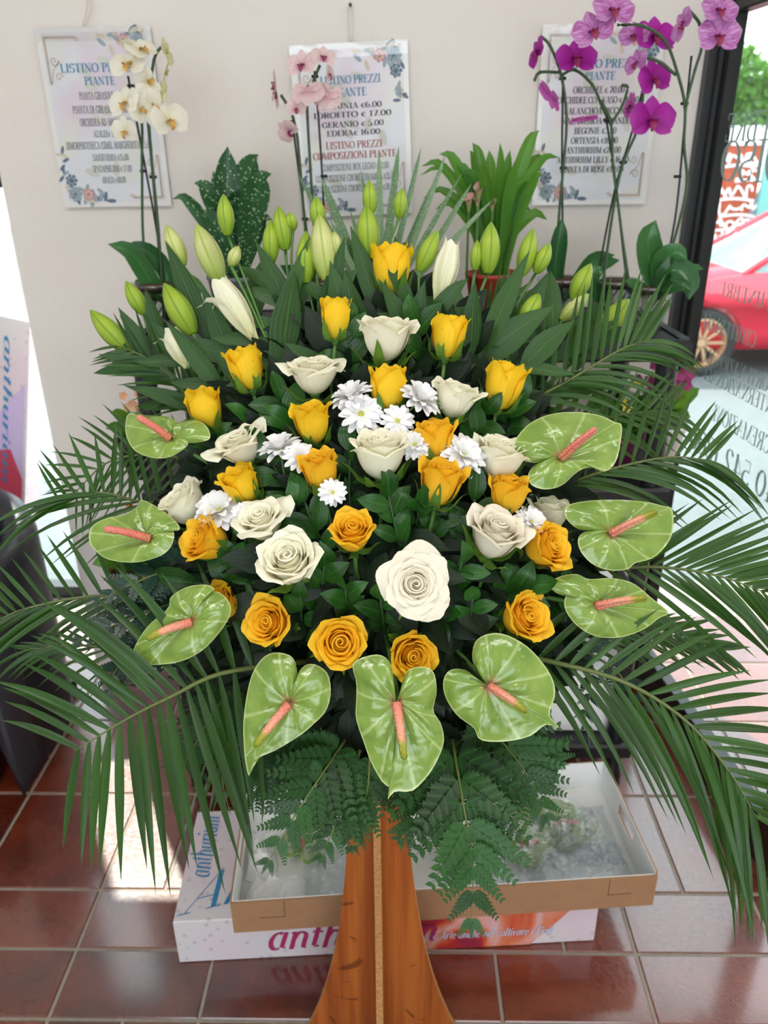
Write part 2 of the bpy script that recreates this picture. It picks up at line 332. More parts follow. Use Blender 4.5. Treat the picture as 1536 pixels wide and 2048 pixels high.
def glassm(name, tint, alpha=.12, rough=.02):
    k = Nt(name); tr = k.n('ShaderNodeBsdfTransparent', i0=tint); gl = k.n('ShaderNodeBsdfGlossy'); gl.inputs['Roughness'].default_value = rough
    m = k.n('ShaderNodeMixShader')
    m.inputs[0].default_value = .02+alpha*.3
    k.l(tr.outputs[0], m.inputs[1]); k.l(gl.outputs[0], m.inputs[2]); k.l(m.outputs[0], k.out.inputs[0]); return k.m
M_glass = glassm('window_glass', (.93, .97, .96, 1)); M_clear = glassm('clear_plastic', (.88, .9, .9, 1), .3, .08)
def cello():
    k = Nt('cellophane'); tc = k.n('ShaderNodeTexCoord'); no = k.n('ShaderNodeTexNoise'); no.inputs['Scale'].default_value = 22; no.inputs['Detail'].default_value = 5; no.inputs['Distortion'].default_value = 2.5
    k.l(tc.outputs['Object'], no.inputs['Vector']); bu = k.n('ShaderNodeBump'); bu.inputs['Strength'].default_value = 1; bu.inputs['Distance'].default_value = .03; k.l(no.outputs[0], bu.inputs['Height'])
    gl = k.n('ShaderNodeBsdfGlossy'); gl.inputs['Roughness'].default_value = .12; k.l(bu.outputs[0], gl.inputs['Normal'])
    tr = k.n('ShaderNodeBsdfTransparent', i0=(.95, .98, 1, 1)); m = k.n('ShaderNodeMixShader', i0=.34)
    k.l(tr.outputs[0], m.inputs[1]); k.l(gl.outputs[0], m.inputs[2]); k.l(m.outputs[0], k.out.inputs[0]); return k.m
M_cello = cello()
M_lily = leafmat('lily_leaf', '1c3c12', '31581f', veins=6, rough=.45, trans=.15, vein=.75)
M_palm = leafmat('palm_leaflet', '183810', '30591e', veins=4, rough=.34, trans=.22, vein=.4, tcol='6f9e2e', mid=False)
M_fern = leafmat('fern_leaf', '0e300d', '225419', veins=2, rough=.42, trans=.15, vein=.2, tcol='5c9c3a')
M_ferndk = leafmat('dark_fern_leaf', '142f24', '234436', veins=2, rough=.3, trans=.08, vein=.2)
M_rusc = leafmat('glossy_round_leaf', '17390f', '2f6222', veins=7, rough=.36, trans=.12, vein=.35)
M_dark = leafmat('painted_shade_leaf', '0a1b0a', '112a10', veins=5, rough=.55, trans=.05, vein=.3)  # very dark greens paint the shade inside the bouquet into these leaves
M_orleaf = leafmat('orchid_leaf', '1f4a26', '3c6e38', veins=3, rough=.25, trans=.1, vein=.2)
M_calla = leafmat('spotted_leaf', '1c4526', '2c5c30', veins=5, rough=.35, trans=.15, vein=.3, speck=('b8d0a0', 130))
M_callab = leafmat('bright_leaf', '28591c', '4f8a2e', veins=6, rough=.35, trans=.3, vein=.35, tcol='9ad24a')
M_aloe = leafmat('speckled_spike', '5b8158', '87a67f', veins=3, rough=.45, trans=.05, vein=.2, speck=('cfdcc4', 260), mid=False)
M_stem = plain('green_stem', '4f7a35', .45, noise=.15, scale=30); M_stemd = plain('dark_green_stem', '33502c', .5, noise=.15)
M_rib = plain('frond_rib', '5d6a34', .5); M_stake = plain('black_stake', '16161a', .35)
M_roseY = petalmat('yellow_petal', 'ffd426', 'f2d840', .27); M_roseO = petalmat('golden_petal', 'ffca2c', 'ffd84c', .3)
M_roseW = petalmat('cream_petal', 'fffce6', 'eef0c8', .25, gpow=(.0, .4), streak=.02); M_roseW2 = petalmat('ivory_petal', 'f6efdc', 'f0e2b8', .22, gpow=(0, .5), streak=.02)
M_sepal = leafmat('sepal_green', '3f6a24', '6a8f35', veins=3, rough=.45, trans=.15)
M_mum = petalmat('white_ray_petal', 'fbfbfd', 'f0f0e4', .25, streak=.04); M_mumc = plain('daisy_centre', 'b5b94a', .7)
M_budG = None
def budmat(name, a, b, ridge):
    k = Nt(name); uv = k.n('ShaderNodeUVMap'); sep = k.n('ShaderNodeSeparateXYZ'); k.l(uv.outputs[0], sep.inputs[0])
    base = k.ramp(sep.outputs[1], (.0, lin(a)), (.6, lin(b)), (1, lin(a)))
    s1 = k.n('ShaderNodeMath', operation='MULTIPLY', i1=6*6.2832); k.l(sep.outputs[0], s1.inputs[0]); s2 = k.n('ShaderNodeMath', operation='COSINE'); k.l(s1.outputs[0], s2.inputs[0])
    f = k.ramp(s2.outputs[0], (.72, (0, 0, 0)), (.98, (.75, .75, .75))); col = k.mix(f, base, lin(ridge))
    k.set(col, .42, .4); k.translucent(.2, lin(b)); return k.m
M_bud = budmat('green_bud', '84a82c', 'acc444', '66892a'); M_budp = budmat('pale_bud', 'a8bf52', 'dcdf9a', '9cb04c')
M_lilyw = petalmat('lily_white_petal', 'f6f4dc', 'dfe2a4', .3, streak=.05)
def anth_mat():
    k = Nt('green_spathe'); uv = k.n('ShaderNodeUVMap'); sep = k.n('ShaderNodeSeparateXYZ'); k.l(uv.outputs[0], sep.inputs[0])
    tc = k.n('ShaderNodeTexCoord'); no = k.n('ShaderNodeTexNoise'); no.inputs['Scale'].default_value = 26; no.inputs['Detail'].default_value = 4; k.l(tc.outputs['Object'], no.inputs['Vector'])
    base = k.ramp(no.outputs[0], (.3, lin('70923a')), (.55, lin('86a546')), (.8, lin('9fb65f')))
    s1 = k.n('ShaderNodeMath', operation='MULTIPLY', i1=12*6.2832); k.l(sep.outputs[0], s1.inputs[0]); s2 = k.n('ShaderNodeMath', operation='COSINE'); k.l(s1.outputs[0], s2.inputs[0])
    f = k.ramp(s2.outputs[0], (.93, (0, 0, 0)), (1, (.45, .45, .45))); col = k.mix(f, base, lin('cfdc9a'))
    pk = k.ramp(sep.outputs[1], (.0, (.9, .9, .9)), (.05, (.75, .75, .75)), (.24, (0, 0, 0))); col = k.mix(pk, col, lin('bb7a60'))
    ed = k.ramp(sep.outputs[1], (.965, (0, 0, 0)), (.99, (.7, .7, .7))); col = k.mix(ed, col, lin('d3de9c'))
    k.set(col, .22, .6, coat=.6); vo = k.n('ShaderNodeTexNoise'); vo.inputs['Scale'].default_value = 42; vo.inputs['Detail'].default_value = 1; vo.inputs['Distortion'].default_value = .8; k.l(tc.outputs['Object'], vo.inputs['Vector'])
    k.bump(vo.outputs[0], .8, .006); k.translucent(.15, lin('a4c050')); return k.m
M_spathe = anth_mat()
def spadix_mat():
    k = Nt('pink_spadix'); uv = k.n('ShaderNodeUVMap'); sep = k.n('ShaderNodeSeparateXYZ'); k.l(uv.outputs[0], sep.inputs[0])
    col = k.ramp(sep.outputs[1], (.0, lin('e0806c')), (.5, lin('f2a58a')), (.64, lin('e9a47c')), (.72, lin('a9a53c')), (1, lin('84901f')))
    mp = k.n('ShaderNodeMapping'); mp.inputs['Scale'].default_value = (12, 34, 1); k.l(uv.outputs[0], mp.inputs[0])
    vo = k.n('ShaderNodeTexVoronoi'); vo.inputs['Scale'].default_value = 1; k.l(mp.outputs[0], vo.inputs['Vector'])
    k.set(col, .5, .4); k.bump(vo.outputs['Distance'], .8, .002); return k.m
def spadix_mat2():
    k = Nt('full_pink_spadix'); uv = k.n('ShaderNodeUVMap'); sep = k.n('ShaderNodeSeparateXYZ'); k.l(uv.outputs[0], sep.inputs[0])
    k.set(k.ramp(sep.outputs[1], (0, lin('c9825c')), (.3, lin('dd7765')), (1, lin('e58a7c'))), .5, .4)
    mp = k.n('ShaderNodeMapping'); mp.inputs['Scale'].default_value = (12, 34, 1); k.l(uv.outputs[0], mp.inputs[0])
    vo = k.n('ShaderNodeTexVoronoi'); vo.inputs['Scale'].default_value = 1; k.l(mp.outputs[0], vo.inputs['Vector']); k.bump(vo.outputs['Distance'], .8, .002); return k.m
M_spad = spadix_mat(); M_spad2 = spadix_mat2()
def wood():
    k = Nt('varnished_pine'); tc = k.n('ShaderNodeTexCoord'); mp = k.n('ShaderNodeMapping'); mp.inputs['Scale'].default_value = (34, 34, 1.2); k.l(tc.outputs['Object'], mp.inputs[0])
    no = k.n('ShaderNodeTexNoise'); no.inputs['Scale'].default_value = 1.6; no.inputs['Detail'].default_value = 6; no.inputs['Distortion'].default_value = .7; k.l(mp.outputs[0], no.inputs['Vector'])
    col = k.ramp(no.outputs[0], (.3, lin('8c4312')), (.5, lin('a9591d')), (.72, lin('bf6f2a')))
    n3 = k.n('ShaderNodeTexNoise'); n3.inputs['Scale'].default_value = 7; n3.inputs['Distortion'].default_value = 3; k.l(tc.outputs['Object'], n3.inputs['Vector'])
    st = k.ramp(n3.outputs[0], (.66, (0, 0, 0)), (.70, (.7, .7, .7))); col = k.mix(st, col, lin('5a260c'))
    k.set(col, .32, .5); return k.m
M_wood = wood(); M_ply = plain('plywood_edge', 'c08a54', .5, noise=.3, scale=200)
# ------------------------------------------------------------------ setting
WY = 2.15
fl = boxg(-3.2, -2.5, -.06, 3.2, 2.75, -.0032); g = G(); g.add(*fl)
floor = solo('floor', g, M_grout, None, None, smooth=False, kind='structure')
U = .151; X0 = -.405-8*U
def tiles():
    bands = [(2.485, 4), (1.883, 2)]                             # (far Y, depth in units) is walked below
    y = 1.585+U*6; rows = [2, 2, 2, 2, 1, 1, 2, 1, 2]; cache = {}
    for r, dep in enumerate(rows):
        x = -8+(r*2) % 3-1 if r not in (3,) else -8; k = 0
        k0 = {3: -8}.get(r, x); c = k0; pat = [[2, 1], [1, 2, 2], [2, 2, 1], [2, 1], [2, 1, 2], [2, 2], [1], [2, 1], [2]][r]
        if r == 3: c = -6; pat = [2, 2, 1, 2, 1, 2, 1, 2, 1, 2]
        j = 0
        while c < 16:
            wd = pat[j % len(pat)]; j += 1
            x0 = -.405+c*U; y1 = y; y0 = y-dep*U
            if x0 > -1.75 and x0 < 1.9 and y1 <= 2.75:
                key = (wd, dep)
                if key not in cache:
                    gg = G(); gg.add(*boxg(.0035, .0035, -.01, wd*U-.0035, dep*U-.0035, 0, b=.0022)); cache[key] = gg.mesh('tile', M_tile, False)
                o = inst('tile', cache[key], Matrix.Translation((x0, y0, -.0006*rng.random())), None)
                o.parent = floor; o.location = Vector(o.location)-floor.location
            c += wd
        y -= dep*U
tiles()
def walls():
    xl = PY(10, 400, WY).x; xr = PY(1376, 350, WY).x
    g = G(); g.add(*boxg(xl, WY, -.03, xr, WY+.12, 2.88)); solo('wall_back', g, M_wall, None, None, smooth=False, kind='structure')
    g = G(); g.add(*boxg(-3.2, -2.5, -.03, -3.1, 2.75, 2.88)); solo('wall_left', g, M_white, None, None, smooth=False, kind='structure')
    g = G(); g.add(*boxg(3.1, -2.5, -.03, 3.2, 2.75, 2.88)); solo('wall_right', g, M_white, None, None, smooth=False, kind='structure')
    g = G(); g.add(*boxg(-3.2, -2.5, 2.88, 3.2, 2.85, 2.95)); solo('ceiling', g, M_ceil, None, None, smooth=False, kind='structure')
    g = G(); g.add(*boxg(-3.2, -2.6, -.03, -1.5, -2.5, 2.88)).add(*boxg(1.5, -2.6, -.03, 3.2, -2.5, 2.88)).add(*boxg(-1.5, -2.6, -.03, 1.5, -2.5, .5)).add(*boxg(-1.5, -2.6, 2.4, 1.5, -2.5, 2.88)); solo('wall_front_added', g, M_white, None, None, smooth=False, kind='structure')  # unseen wall added to limit light from behind the camera through its opening
    g = G(); g.add(*boxg(-3.2, WY, 2.6, xl, WY+.12, 2.88)).add(*boxg(xr, WY, 2.72, 3.2, WY+.12, 2.88)); g.add(*boxg(-3.2, 2.62, 2.56, xl+.6, 2.7, 2.88)).add(*boxg(-3.2, 2.62, -.03, -1.55, 2.7, 2.56)); solo('trim_sun_block', g, M_white, None, None, smooth=False, kind='structure')  # unseen headers and left wall piece, set to shape incoming sun and floor sheen
    # left window set behind the wall
    g = G()
    g.add(*boxg(-1.55, 2.62, 1.49, xl-.02, 2.68, 1.57)).add(*boxg(-1.55, 2.62, 2.48, xl+.1, 2.68, 2.56)).add(*boxg(-1.55, 2.62, 0, xl+.1, 2.68, .05)).add(*boxg(-1.55, 2.615, 0, -1.51, 2.68, 2.56)).add(*boxg(xl+.05, 2.62, 0, xl+.09, 2.68, 2.56))
    wn = solo('window_1', g, M_black, None, None, smooth=False, kind='structure')
    g = G(); g.add(*boxg(-1.51, 2.645, .05, xl+.05, 2.651, 2.48)); part('pane', g, M_glass, wn, False)
    # right door frame: black post beside the wall and glass leaf swung inwards
    g = G(); g.add(*boxg(xr, WY-.03, 0, xr+.055, WY+.08, 2.72, b=.006)).add(*boxg(xr+.055, WY-.01, 2.58, 2.6, WY+.06, 2.72, b=.004)).add(*boxg(xr+.02, WY-.045, 0, xr+.03, WY-.028, 2.3))
    fr = solo('trim_2', g, M_black, None, None, smooth=False, kind='structure')
    return xl, xr
XL, XR = walls()
M_vinyl = plain('frosted_teal_vinyl', 'a9c4bf', .6)
def door():
    o = Vector((XR+.045, WY-.04, 0)); e = Vector((.862, 1.37, 0)); ux = (e-o).normalized(); L = (e-o).length; n = Vector((-ux.y, ux.x, 0)); n = -n if n.x > 0 else n
    M = Matrix(((ux.x, n.x, 0, o.x), (ux.y, n.y, 0, o.y), (0, 0, 1, 0), (0, 0, 0, 1))); L = .80
    g = G(); g.add(*boxg(0, -.015, .012, .03, .015, 1.98, M, .004)).add(*boxg(L-.065, -.02, .012, L, .02, 1.98, M, .004)).add(*boxg(.03, -.02, .012, L-.065, .02, .135, M, .004)).add(*boxg(.03, -.02, 1.85, L-.065, .02, 1.98, M, .004))
    dr = solo('door_1', g, M_black, None, None, smooth=False, kind='structure')
    g = G(); g.add(*boxg(.025, -.003, .13, L-.06, .003, 1.86, M)); part('pane', g, M_glass, dr, False)
    g = G(); 
    for z in (.62, 1.22): g.add(*tube([M @ Vector((L-.05, .02, z)), M @ Vector((L-.05, .06, z))], .008, 2))
    g.add(*tube([M @ Vector((L-.05, .06, .55)), M @ Vector((L-.05, .06, 1.3))], .014, 4, 10)); part('handle', g, plain('brown_black_handle', '2a1d1a', .3), dr)
    # mirrored writing: text laid for a reader outside, seen here from behind
    g = G(); 
    def row(px, py, txt, h, wid):                               # (px,py) = image end of the line's last letter baseline
        r = ray(px, py); t = (o-CAMPOS).dot(n)/r.dot(n); a = CAMPOS+r*t
        text_g(g, txt, a+n*.004, -ux, Vector((0, 0, 1)), h, wid=wid, align='r', lift=n*.0004, thick=.15, thin=.04)
    row(1453, 284, 'FUNEBRE', .060, .34); row(1441, 362, 'PARADISO', .088, .60)
    row(1446, 592, 'FUNEBRI', .035, .22); row(1409, 655, 'CIMITERIALI', .036, .25)
    row(1410, 722, 'TRASPORTI NAZIONALI', .036, .42); row(1411, 758, 'INTERNAZIONALI', .036, .33)
    row(1425, 838, 'CREMAZIONE', .042, .27); row(1382, 892, '340 542 1800', .062, .45)
    part('lettering', g, M_vinyl, dr, False, label='mirrored grey teal lettering on the glass')
door()
# ------------------------------------------------------------------ outside
def outside():
    xr = 14
    g = G(); v = [(-14, 2.76, -.05), (xr, 2.76, -.05), (xr, 4.4, -.12), (-14, 4.4, -.12), (xr, 7, -.37), (-14, 7, -.37), (xr, 30, -.37), (-14, 30, -.37)]
    g.add(v, [(0, 1, 2, 3), (3, 2, 4, 5), (5, 4, 6, 7)])
    solo('ground', g, plain('pale_asphalt', '656c6e', .8, noise=.12, bump=.3, scale=14), 'pale sunlit asphalt of the street outside the shop door', 'ground', smooth=False, kind='structure')
    Y = 10.5
    z = lambda py: PY(1480, py, Y).z
    g = G(); g.add(*boxg(-9, Y, -.4, 9, Y+.3, z(252))); g2 = g
    # wall band over the panels
    g = G(); g.add(*boxg(-8, Y-.05, z(287), 9, Y+.2, z(252))); solo('wall_band', g, plain('white_render', 'eeeeee', .8), 'white rendered band of the street wall under the hedge', 'wall', smooth=False)
    x1 = PY(1452, 300, Y).x; x2 = PY(1527, 300, Y).x
    t = root('graffiti_panel', (x1, Y, -.3), 'orange metal panel covered in white graffiti across the street', 'panel')
    g = G(); g.add(*boxg(x1-2.2, Y-.02, -.37, x2, Y+.02, z(290))); part('panel_sheet', g, plain('orange_panel', 'a84a28', .8, noise=.25, scale=3), t, False)
    g = G(); r = random.Random(3); n = Vector((0, -1, 0))
    def stroke(pts, wd, mi=0):
        p = resample(pts, 44)
        for i in range(len(p)-1):
            d = p[i+1]-p[i]; L = math.hypot(d[0], d[2]) or 1; nx, nz = -d[2]/L*wd, d[0]/L*wd
            g.add([(p[i][0]-nx, p[i][1]-i*1e-4, p[i][2]-nz), (p[i+1][0]-nx, p[i+1][1]-i*1e-4, p[i+1][2]-nz), (p[i+1][0]+nx, p[i+1][1]-i*1e-4, p[i+1][2]+nz), (p[i][0]+nx, p[i][1]-i*1e-4, p[i][2]+nz)], [(0, 1, 2, 3)], mi=mi)
    for k, (cx, cy, ww, hh) in enumerate([(1480, 318, 60, 22), (1500, 350, 60, 18), (1470, 385, 75, 22), (1478, 415, 80, 26), (1465, 447, 70, 20), (1490, 478, 45, 12), (1490, 492, 45, 11), (1432, 480, 30, 36), (1510, 330, 30, 20)]):
        pts = []
        for i in range(15):
            a = i/14; pts.append(PY(cx-ww/2+ww*a+r.uniform(-6, 6), cy+hh*.6*r.uniform(-1, 1), Y-.03-.002*k))
        stroke(pts, .013)
        stroke([PY(cx-ww/2, cy+hh*.7, Y-.03), PY(cx, cy+hh*.55, Y-.03), PY(cx+ww/2, cy+hh*.75, Y-.03)], .014)
    c = [PY(1485+38*math.cos(a)*(1+.1*math.sin(5*a)), 480+30*math.sin(a)*(1+.12*math.sin(6*a)), Y-.03) for a in np.linspace(0, 6.28, 22)]
    for i in range(0, 21, 3): stroke(c[i:i+4], .016)
    stroke([PY(1525, 380, Y-.03), PY(1500, 440, Y-.03), PY(1485, 460, Y-.03)], .05, 1)
    part('graffiti', g, [plain('white_spray', 'f6f4f2', .8), plain('grey_spray', '7e8794', .8)], t, False, label='white spray painted scribbles')
    t = root('metal_gate', (x2+.1, Y, -.3), 'turquoise metal gate post and dark mesh beside the orange panel', 'gate'); mt = plain('turquoise_paint', '6fb5ad', .6)
    for k, xx in enumerate((x2+.02, x2+.28)):
        g = G(); g.add(*boxg(xx, Y-.08, -.37, xx+.14, Y-.03, z(290), b=.01)); part('post', g, mt, t, False)
    g = G(); g.add(*boxg(x2+.02, Y-.14, z(294), 9, Y-.09, z(288))); part('rail', g, mt, t, False)
    g = G(); g.add(*boxg(x2+.45, Y-.02, -.37, 9, Y, z(290))); part('mesh_panel', g, plain('dark_green_mesh', '3c5a46', .8, noise=.4, scale=8), t, False)
    # hedge: a mass of leaves
    g = G(); r = random.Random(5); zb = z(256); zt = z(122)
    g.add(*boxg(1.6, Y+.35, zb+.02, 9, Y+1.3, zt-.15))
    for k in range(5200):
        x = r.uniform(1.5, 7.5); top = zt+.12*math.sin(x*2.1)+.08*math.sin(x*5.3); zz = r.uniform(zb-.15, top); y = Y+.3-r.uniform(0, .3)
        a = Vector((r.uniform(-1, 1), r.uniform(-1, .2), r.uniform(-.3, 1))).normalized(); L = r.uniform(.07, .13)
        vv, ff, uu = blade([(x, y, zz), tuple(Vector((x, y, zz))+a*L)], [0, L*.32, L*.36, 0], (r.uniform(-.5, .5), -1, r.uniform(-.5, .8)), .2, n=4)
        g.add(vv, ff, uu)
    solo('hedge', g, leafmat('hedge_leaf', '2c5a1c', '5c8a34', veins=2, rough=.5, trans=.2), 'bright green laurel hedge growing above the street wall', 'hedge', kind='stuff')
outside()
def car():
    z0 = -.37; wc = PY(1400, 712, 8.1); gy = 7.4; wx = PY(1400, 712, gy).x
    red = plain('red_car_paint', 'e21c3c', .25, .6, coat=.8); t = root('car', (wx+1.2, gy+.9, z0), 'glossy red hatchback parked across the street with gold wheels', 'car')
    def px(x, y): q = PY(x, y, gy); return (q.x, q.z)
    # side profile (x from wheel centre, z above ground)
    low = [(-.85, .22), (-.95, .45), (-.9, .68), (-.3, .86), (.35, .93), (2.2, .98), (3.1, .92), (3.2, .6), (3.15, .25)]
    g = G(); pr = [(-.85, .2)]+low[1:]+[(3.1, .2)]
    def ext(poly, y0, y1, inset=0, mi=0):
        k = len(poly); v = [(wx+x, y0, z0+z) for x, z in poly]+[(wx+x, y1, z0+z) for x, z in poly]
        g.add(v, [tuple(range(k)), tuple(range(2*k-1, k-1, -1))]+[(i, (i+1) % k, k+(i+1) % k, k+i)[::-1] for i in range(k)], mi=mi)
    arch = lambda cx: [(cx+.38*math.cos(a), .30+.38*math.sin(a)) for a in np.linspace(math.pi, 0, 12)]
    side = [(-.88, .2)]+[(-.95, .45), (-.9, .68), (-.3, .86), (.35, .95), (1.2, .99), (2.2, 1.0), (3.1, .92), (3.2, .6), (3.15, .2)]+arch(2.55)[::-1]+arch(0)[::-1]
    ext(side, gy-.02, gy+.06); ext([(-.9, .25), (-.95, .45), (-.9, .68), (-.3, .86), (.35, .95), (2.2, 1.0), (3.1, .92), (3.2, .6), (3.15, .25)], gy+.061, gy+1.6)
    part('body', g, red, t, True)
    g = G(); v = []
    cab = [(.30, .93), (1.05, 1.38), (1.7, 1.44), (2.5, 1.38), (3.0, .95)]
    k = len(cab); v = [(wx+x, gy+(.04 if z < 1 else .2), z0+z) for x, z in cab]+[(wx+x, gy+(1.56 if z < 1 else 1.4), z0+z) for x, z in cab]
    g.add(v, [tuple(range(k)), tuple(range(2*k-1, k-1, -1))]+[(i, (i+1) % k, k+(i+1) % k, k+i)[::-1] for i in range(k)])
    part('cabin_glass', g, plain('car_glass', '7fa6a4', .08, .8, noise=.2, scale=3), t, False)
    g = G()
    for (xa, za, xb, zb_) in ((.3, .94, 1.05, 1.4), (1.05, 1.4, 1.75, 1.46), (1.75, 1.46, 2.5, 1.4), (2.5, 1.4, 3.0, .95), (1.45, .95, 1.5, 1.42), (.62, .95, .75, 1.2)):
        for s in (0, 1):
            ya = gy+(.03 if za < 1 else .19)+s*(1.53 if za < 1 else 1.2); yb = gy+(.03 if zb_ < 1 else .19)+s*(1.53 if zb_ < 1 else 1.2)
            g.add(*tube([(wx+xa, ya, z0+za), (wx+xb, yb, z0+zb_)], .03, 2, 6))
    part('roof_pillars', g, red, t)
    g = G(); g.add(*boxg(wx+.78, gy-.16, z0+.98, wx+.98, gy, z0+1.1, b=.02)); part('wing_mirror', g, plain('mirror_black', '22242a', .3), t)
    tyre = plain('tyre_rubber', '202224', .8); gold = plain('gold_rim', 'c9a07c', .35, .5, .4)
    for cx in (0, 2.55):
        M = Matrix.Translation((wx+cx, gy+.1, z0+.32)) @ Matrix.Rotation(R(90), 4, 'X')
        g = G(); g.add(*lathe([(.23, -.1), (.3, -.1), (.325, -.06), (.325, .08), (.3, .11), (.235, .115), (.23, .05), (.23, -.1)], 32, M=M)); wh = part('wheel', g, tyre, t)
        g = G(); g.add(*lathe([(.2, .0), (.235, .1), (.215, .11), (.2, .03)], 32, M=M)); g.add(*lathe([(0, .09), (.05, .09), (.055, .02), (0, .02)], 16, M=M))
        for j in range(10):
            a = j*math.pi/5; Mr = M @ Matrix.Rotation(a, 4, 'Z'); g.add(*boxg(.04, -.012, .05, .225, .012, .09, Mr))
        part('rim', g, gold, wh, False)
car()
# ------------------------------------------------------------------ shelving unit behind
RX0, RX1, RY0, RY1, RZ = -.585, .600, 1.60, 2.02, 1.21
def rack():
    t = root('shelving_unit', ((RX0+RX1)/2, (RY0+RY1)/2, 0), 'black plastic shelving unit against the wall behind the flower stand', 'shelf')
    for z in (.155, .54, .88, RZ):
        g = G(); b = .006
        g.add(*boxg(RX0, RY0, z-.045, RX1, RY0+.02, z, b=b)).add(*boxg(RX0, RY1-.02, z-.045, RX1, RY1, z, b=b)).add(*boxg(RX0, RY0+.02, z-.045, RX0+.02, RY1-.02, z)).add(*boxg(RX1-.02, RY0+.02, z-.045, RX1, RY1-.02, z))
        g.add(*boxg(RX0+.02, RY0+.02, z-.012, RX1-.02, RY1-.02, z-.004))
        part('shelf', g, M_blackpl, t, False)
    for x in (RX0+.035, RX1-.035):
        for y in (RY0+.035, RY1-.035):
            g = G(); g.add(*lathe([(0, 0), (.024, 0), (.03, .01), (.028, .04), (.021, .06), (.023, .11)]+[(.023, z) for z in (.3, .54, .88)]+[(.023, RZ-.046)], 14, (x, y, 0))); part('post', g, M_blackpl, t)
rack()
# ------------------------------------------------------------------ price posters
M_blue = plain('blue_ink', '3c86ad', .6); M_ink = plain('navy_ink', '26323f', .6); M_redink = plain('brick_red_ink', 'a5452f', .6); M_gold = plain('gold_ink', 'c9a06a', .5)
def paper():
    k = Nt('watercolour_paper'); tc = k.n('ShaderNodeTexCoord'); n1 = k.n('ShaderNodeTexNoise'); n1.inputs['Scale'].default_value = 9; n1.inputs['Detail'].default_value = 2; k.l(tc.outputs['Object'], n1.inputs['Vector'])
    n2 = k.n('ShaderNodeTexNoise'); n2.inputs['Scale'].default_value = 5.5; n2.inputs['Detail'].default_value = 3; mp = k.n('ShaderNodeMapping'); mp.inputs['Location'].default_value = (3, 3, 3); k.l(tc.outputs['Object'], mp.inputs[0]); k.l(mp.outputs[0], n2.inputs['Vector'])
    a = k.ramp(n1.outputs[0], (.38, lin('dcdfe4')), (.5, lin('d9dbe2')), (.6, lin('dcdcd4'))); b = k.ramp(n2.outputs[0], (.48, (0, 0, 0)), (.62, (.8, .8, .8)))
    k.set(k.mix(b, a, lin('dccbd9')), .35, .5, coat=.3); return k.m
M_paper = paper(); M_fb = plain('slate_petal_ink', '5f7388', .6); M_fb2 = plain('pale_slate_ink', '98a7b0', .6); M_fp = plain('rose_petal_ink', 'c98d90', .6); M_fs = plain('sand_leaf_ink', 'd2c5b0', .6)
M_lam = glassm('laminate_film', (.99, .99, .99, 1), .25, .18)
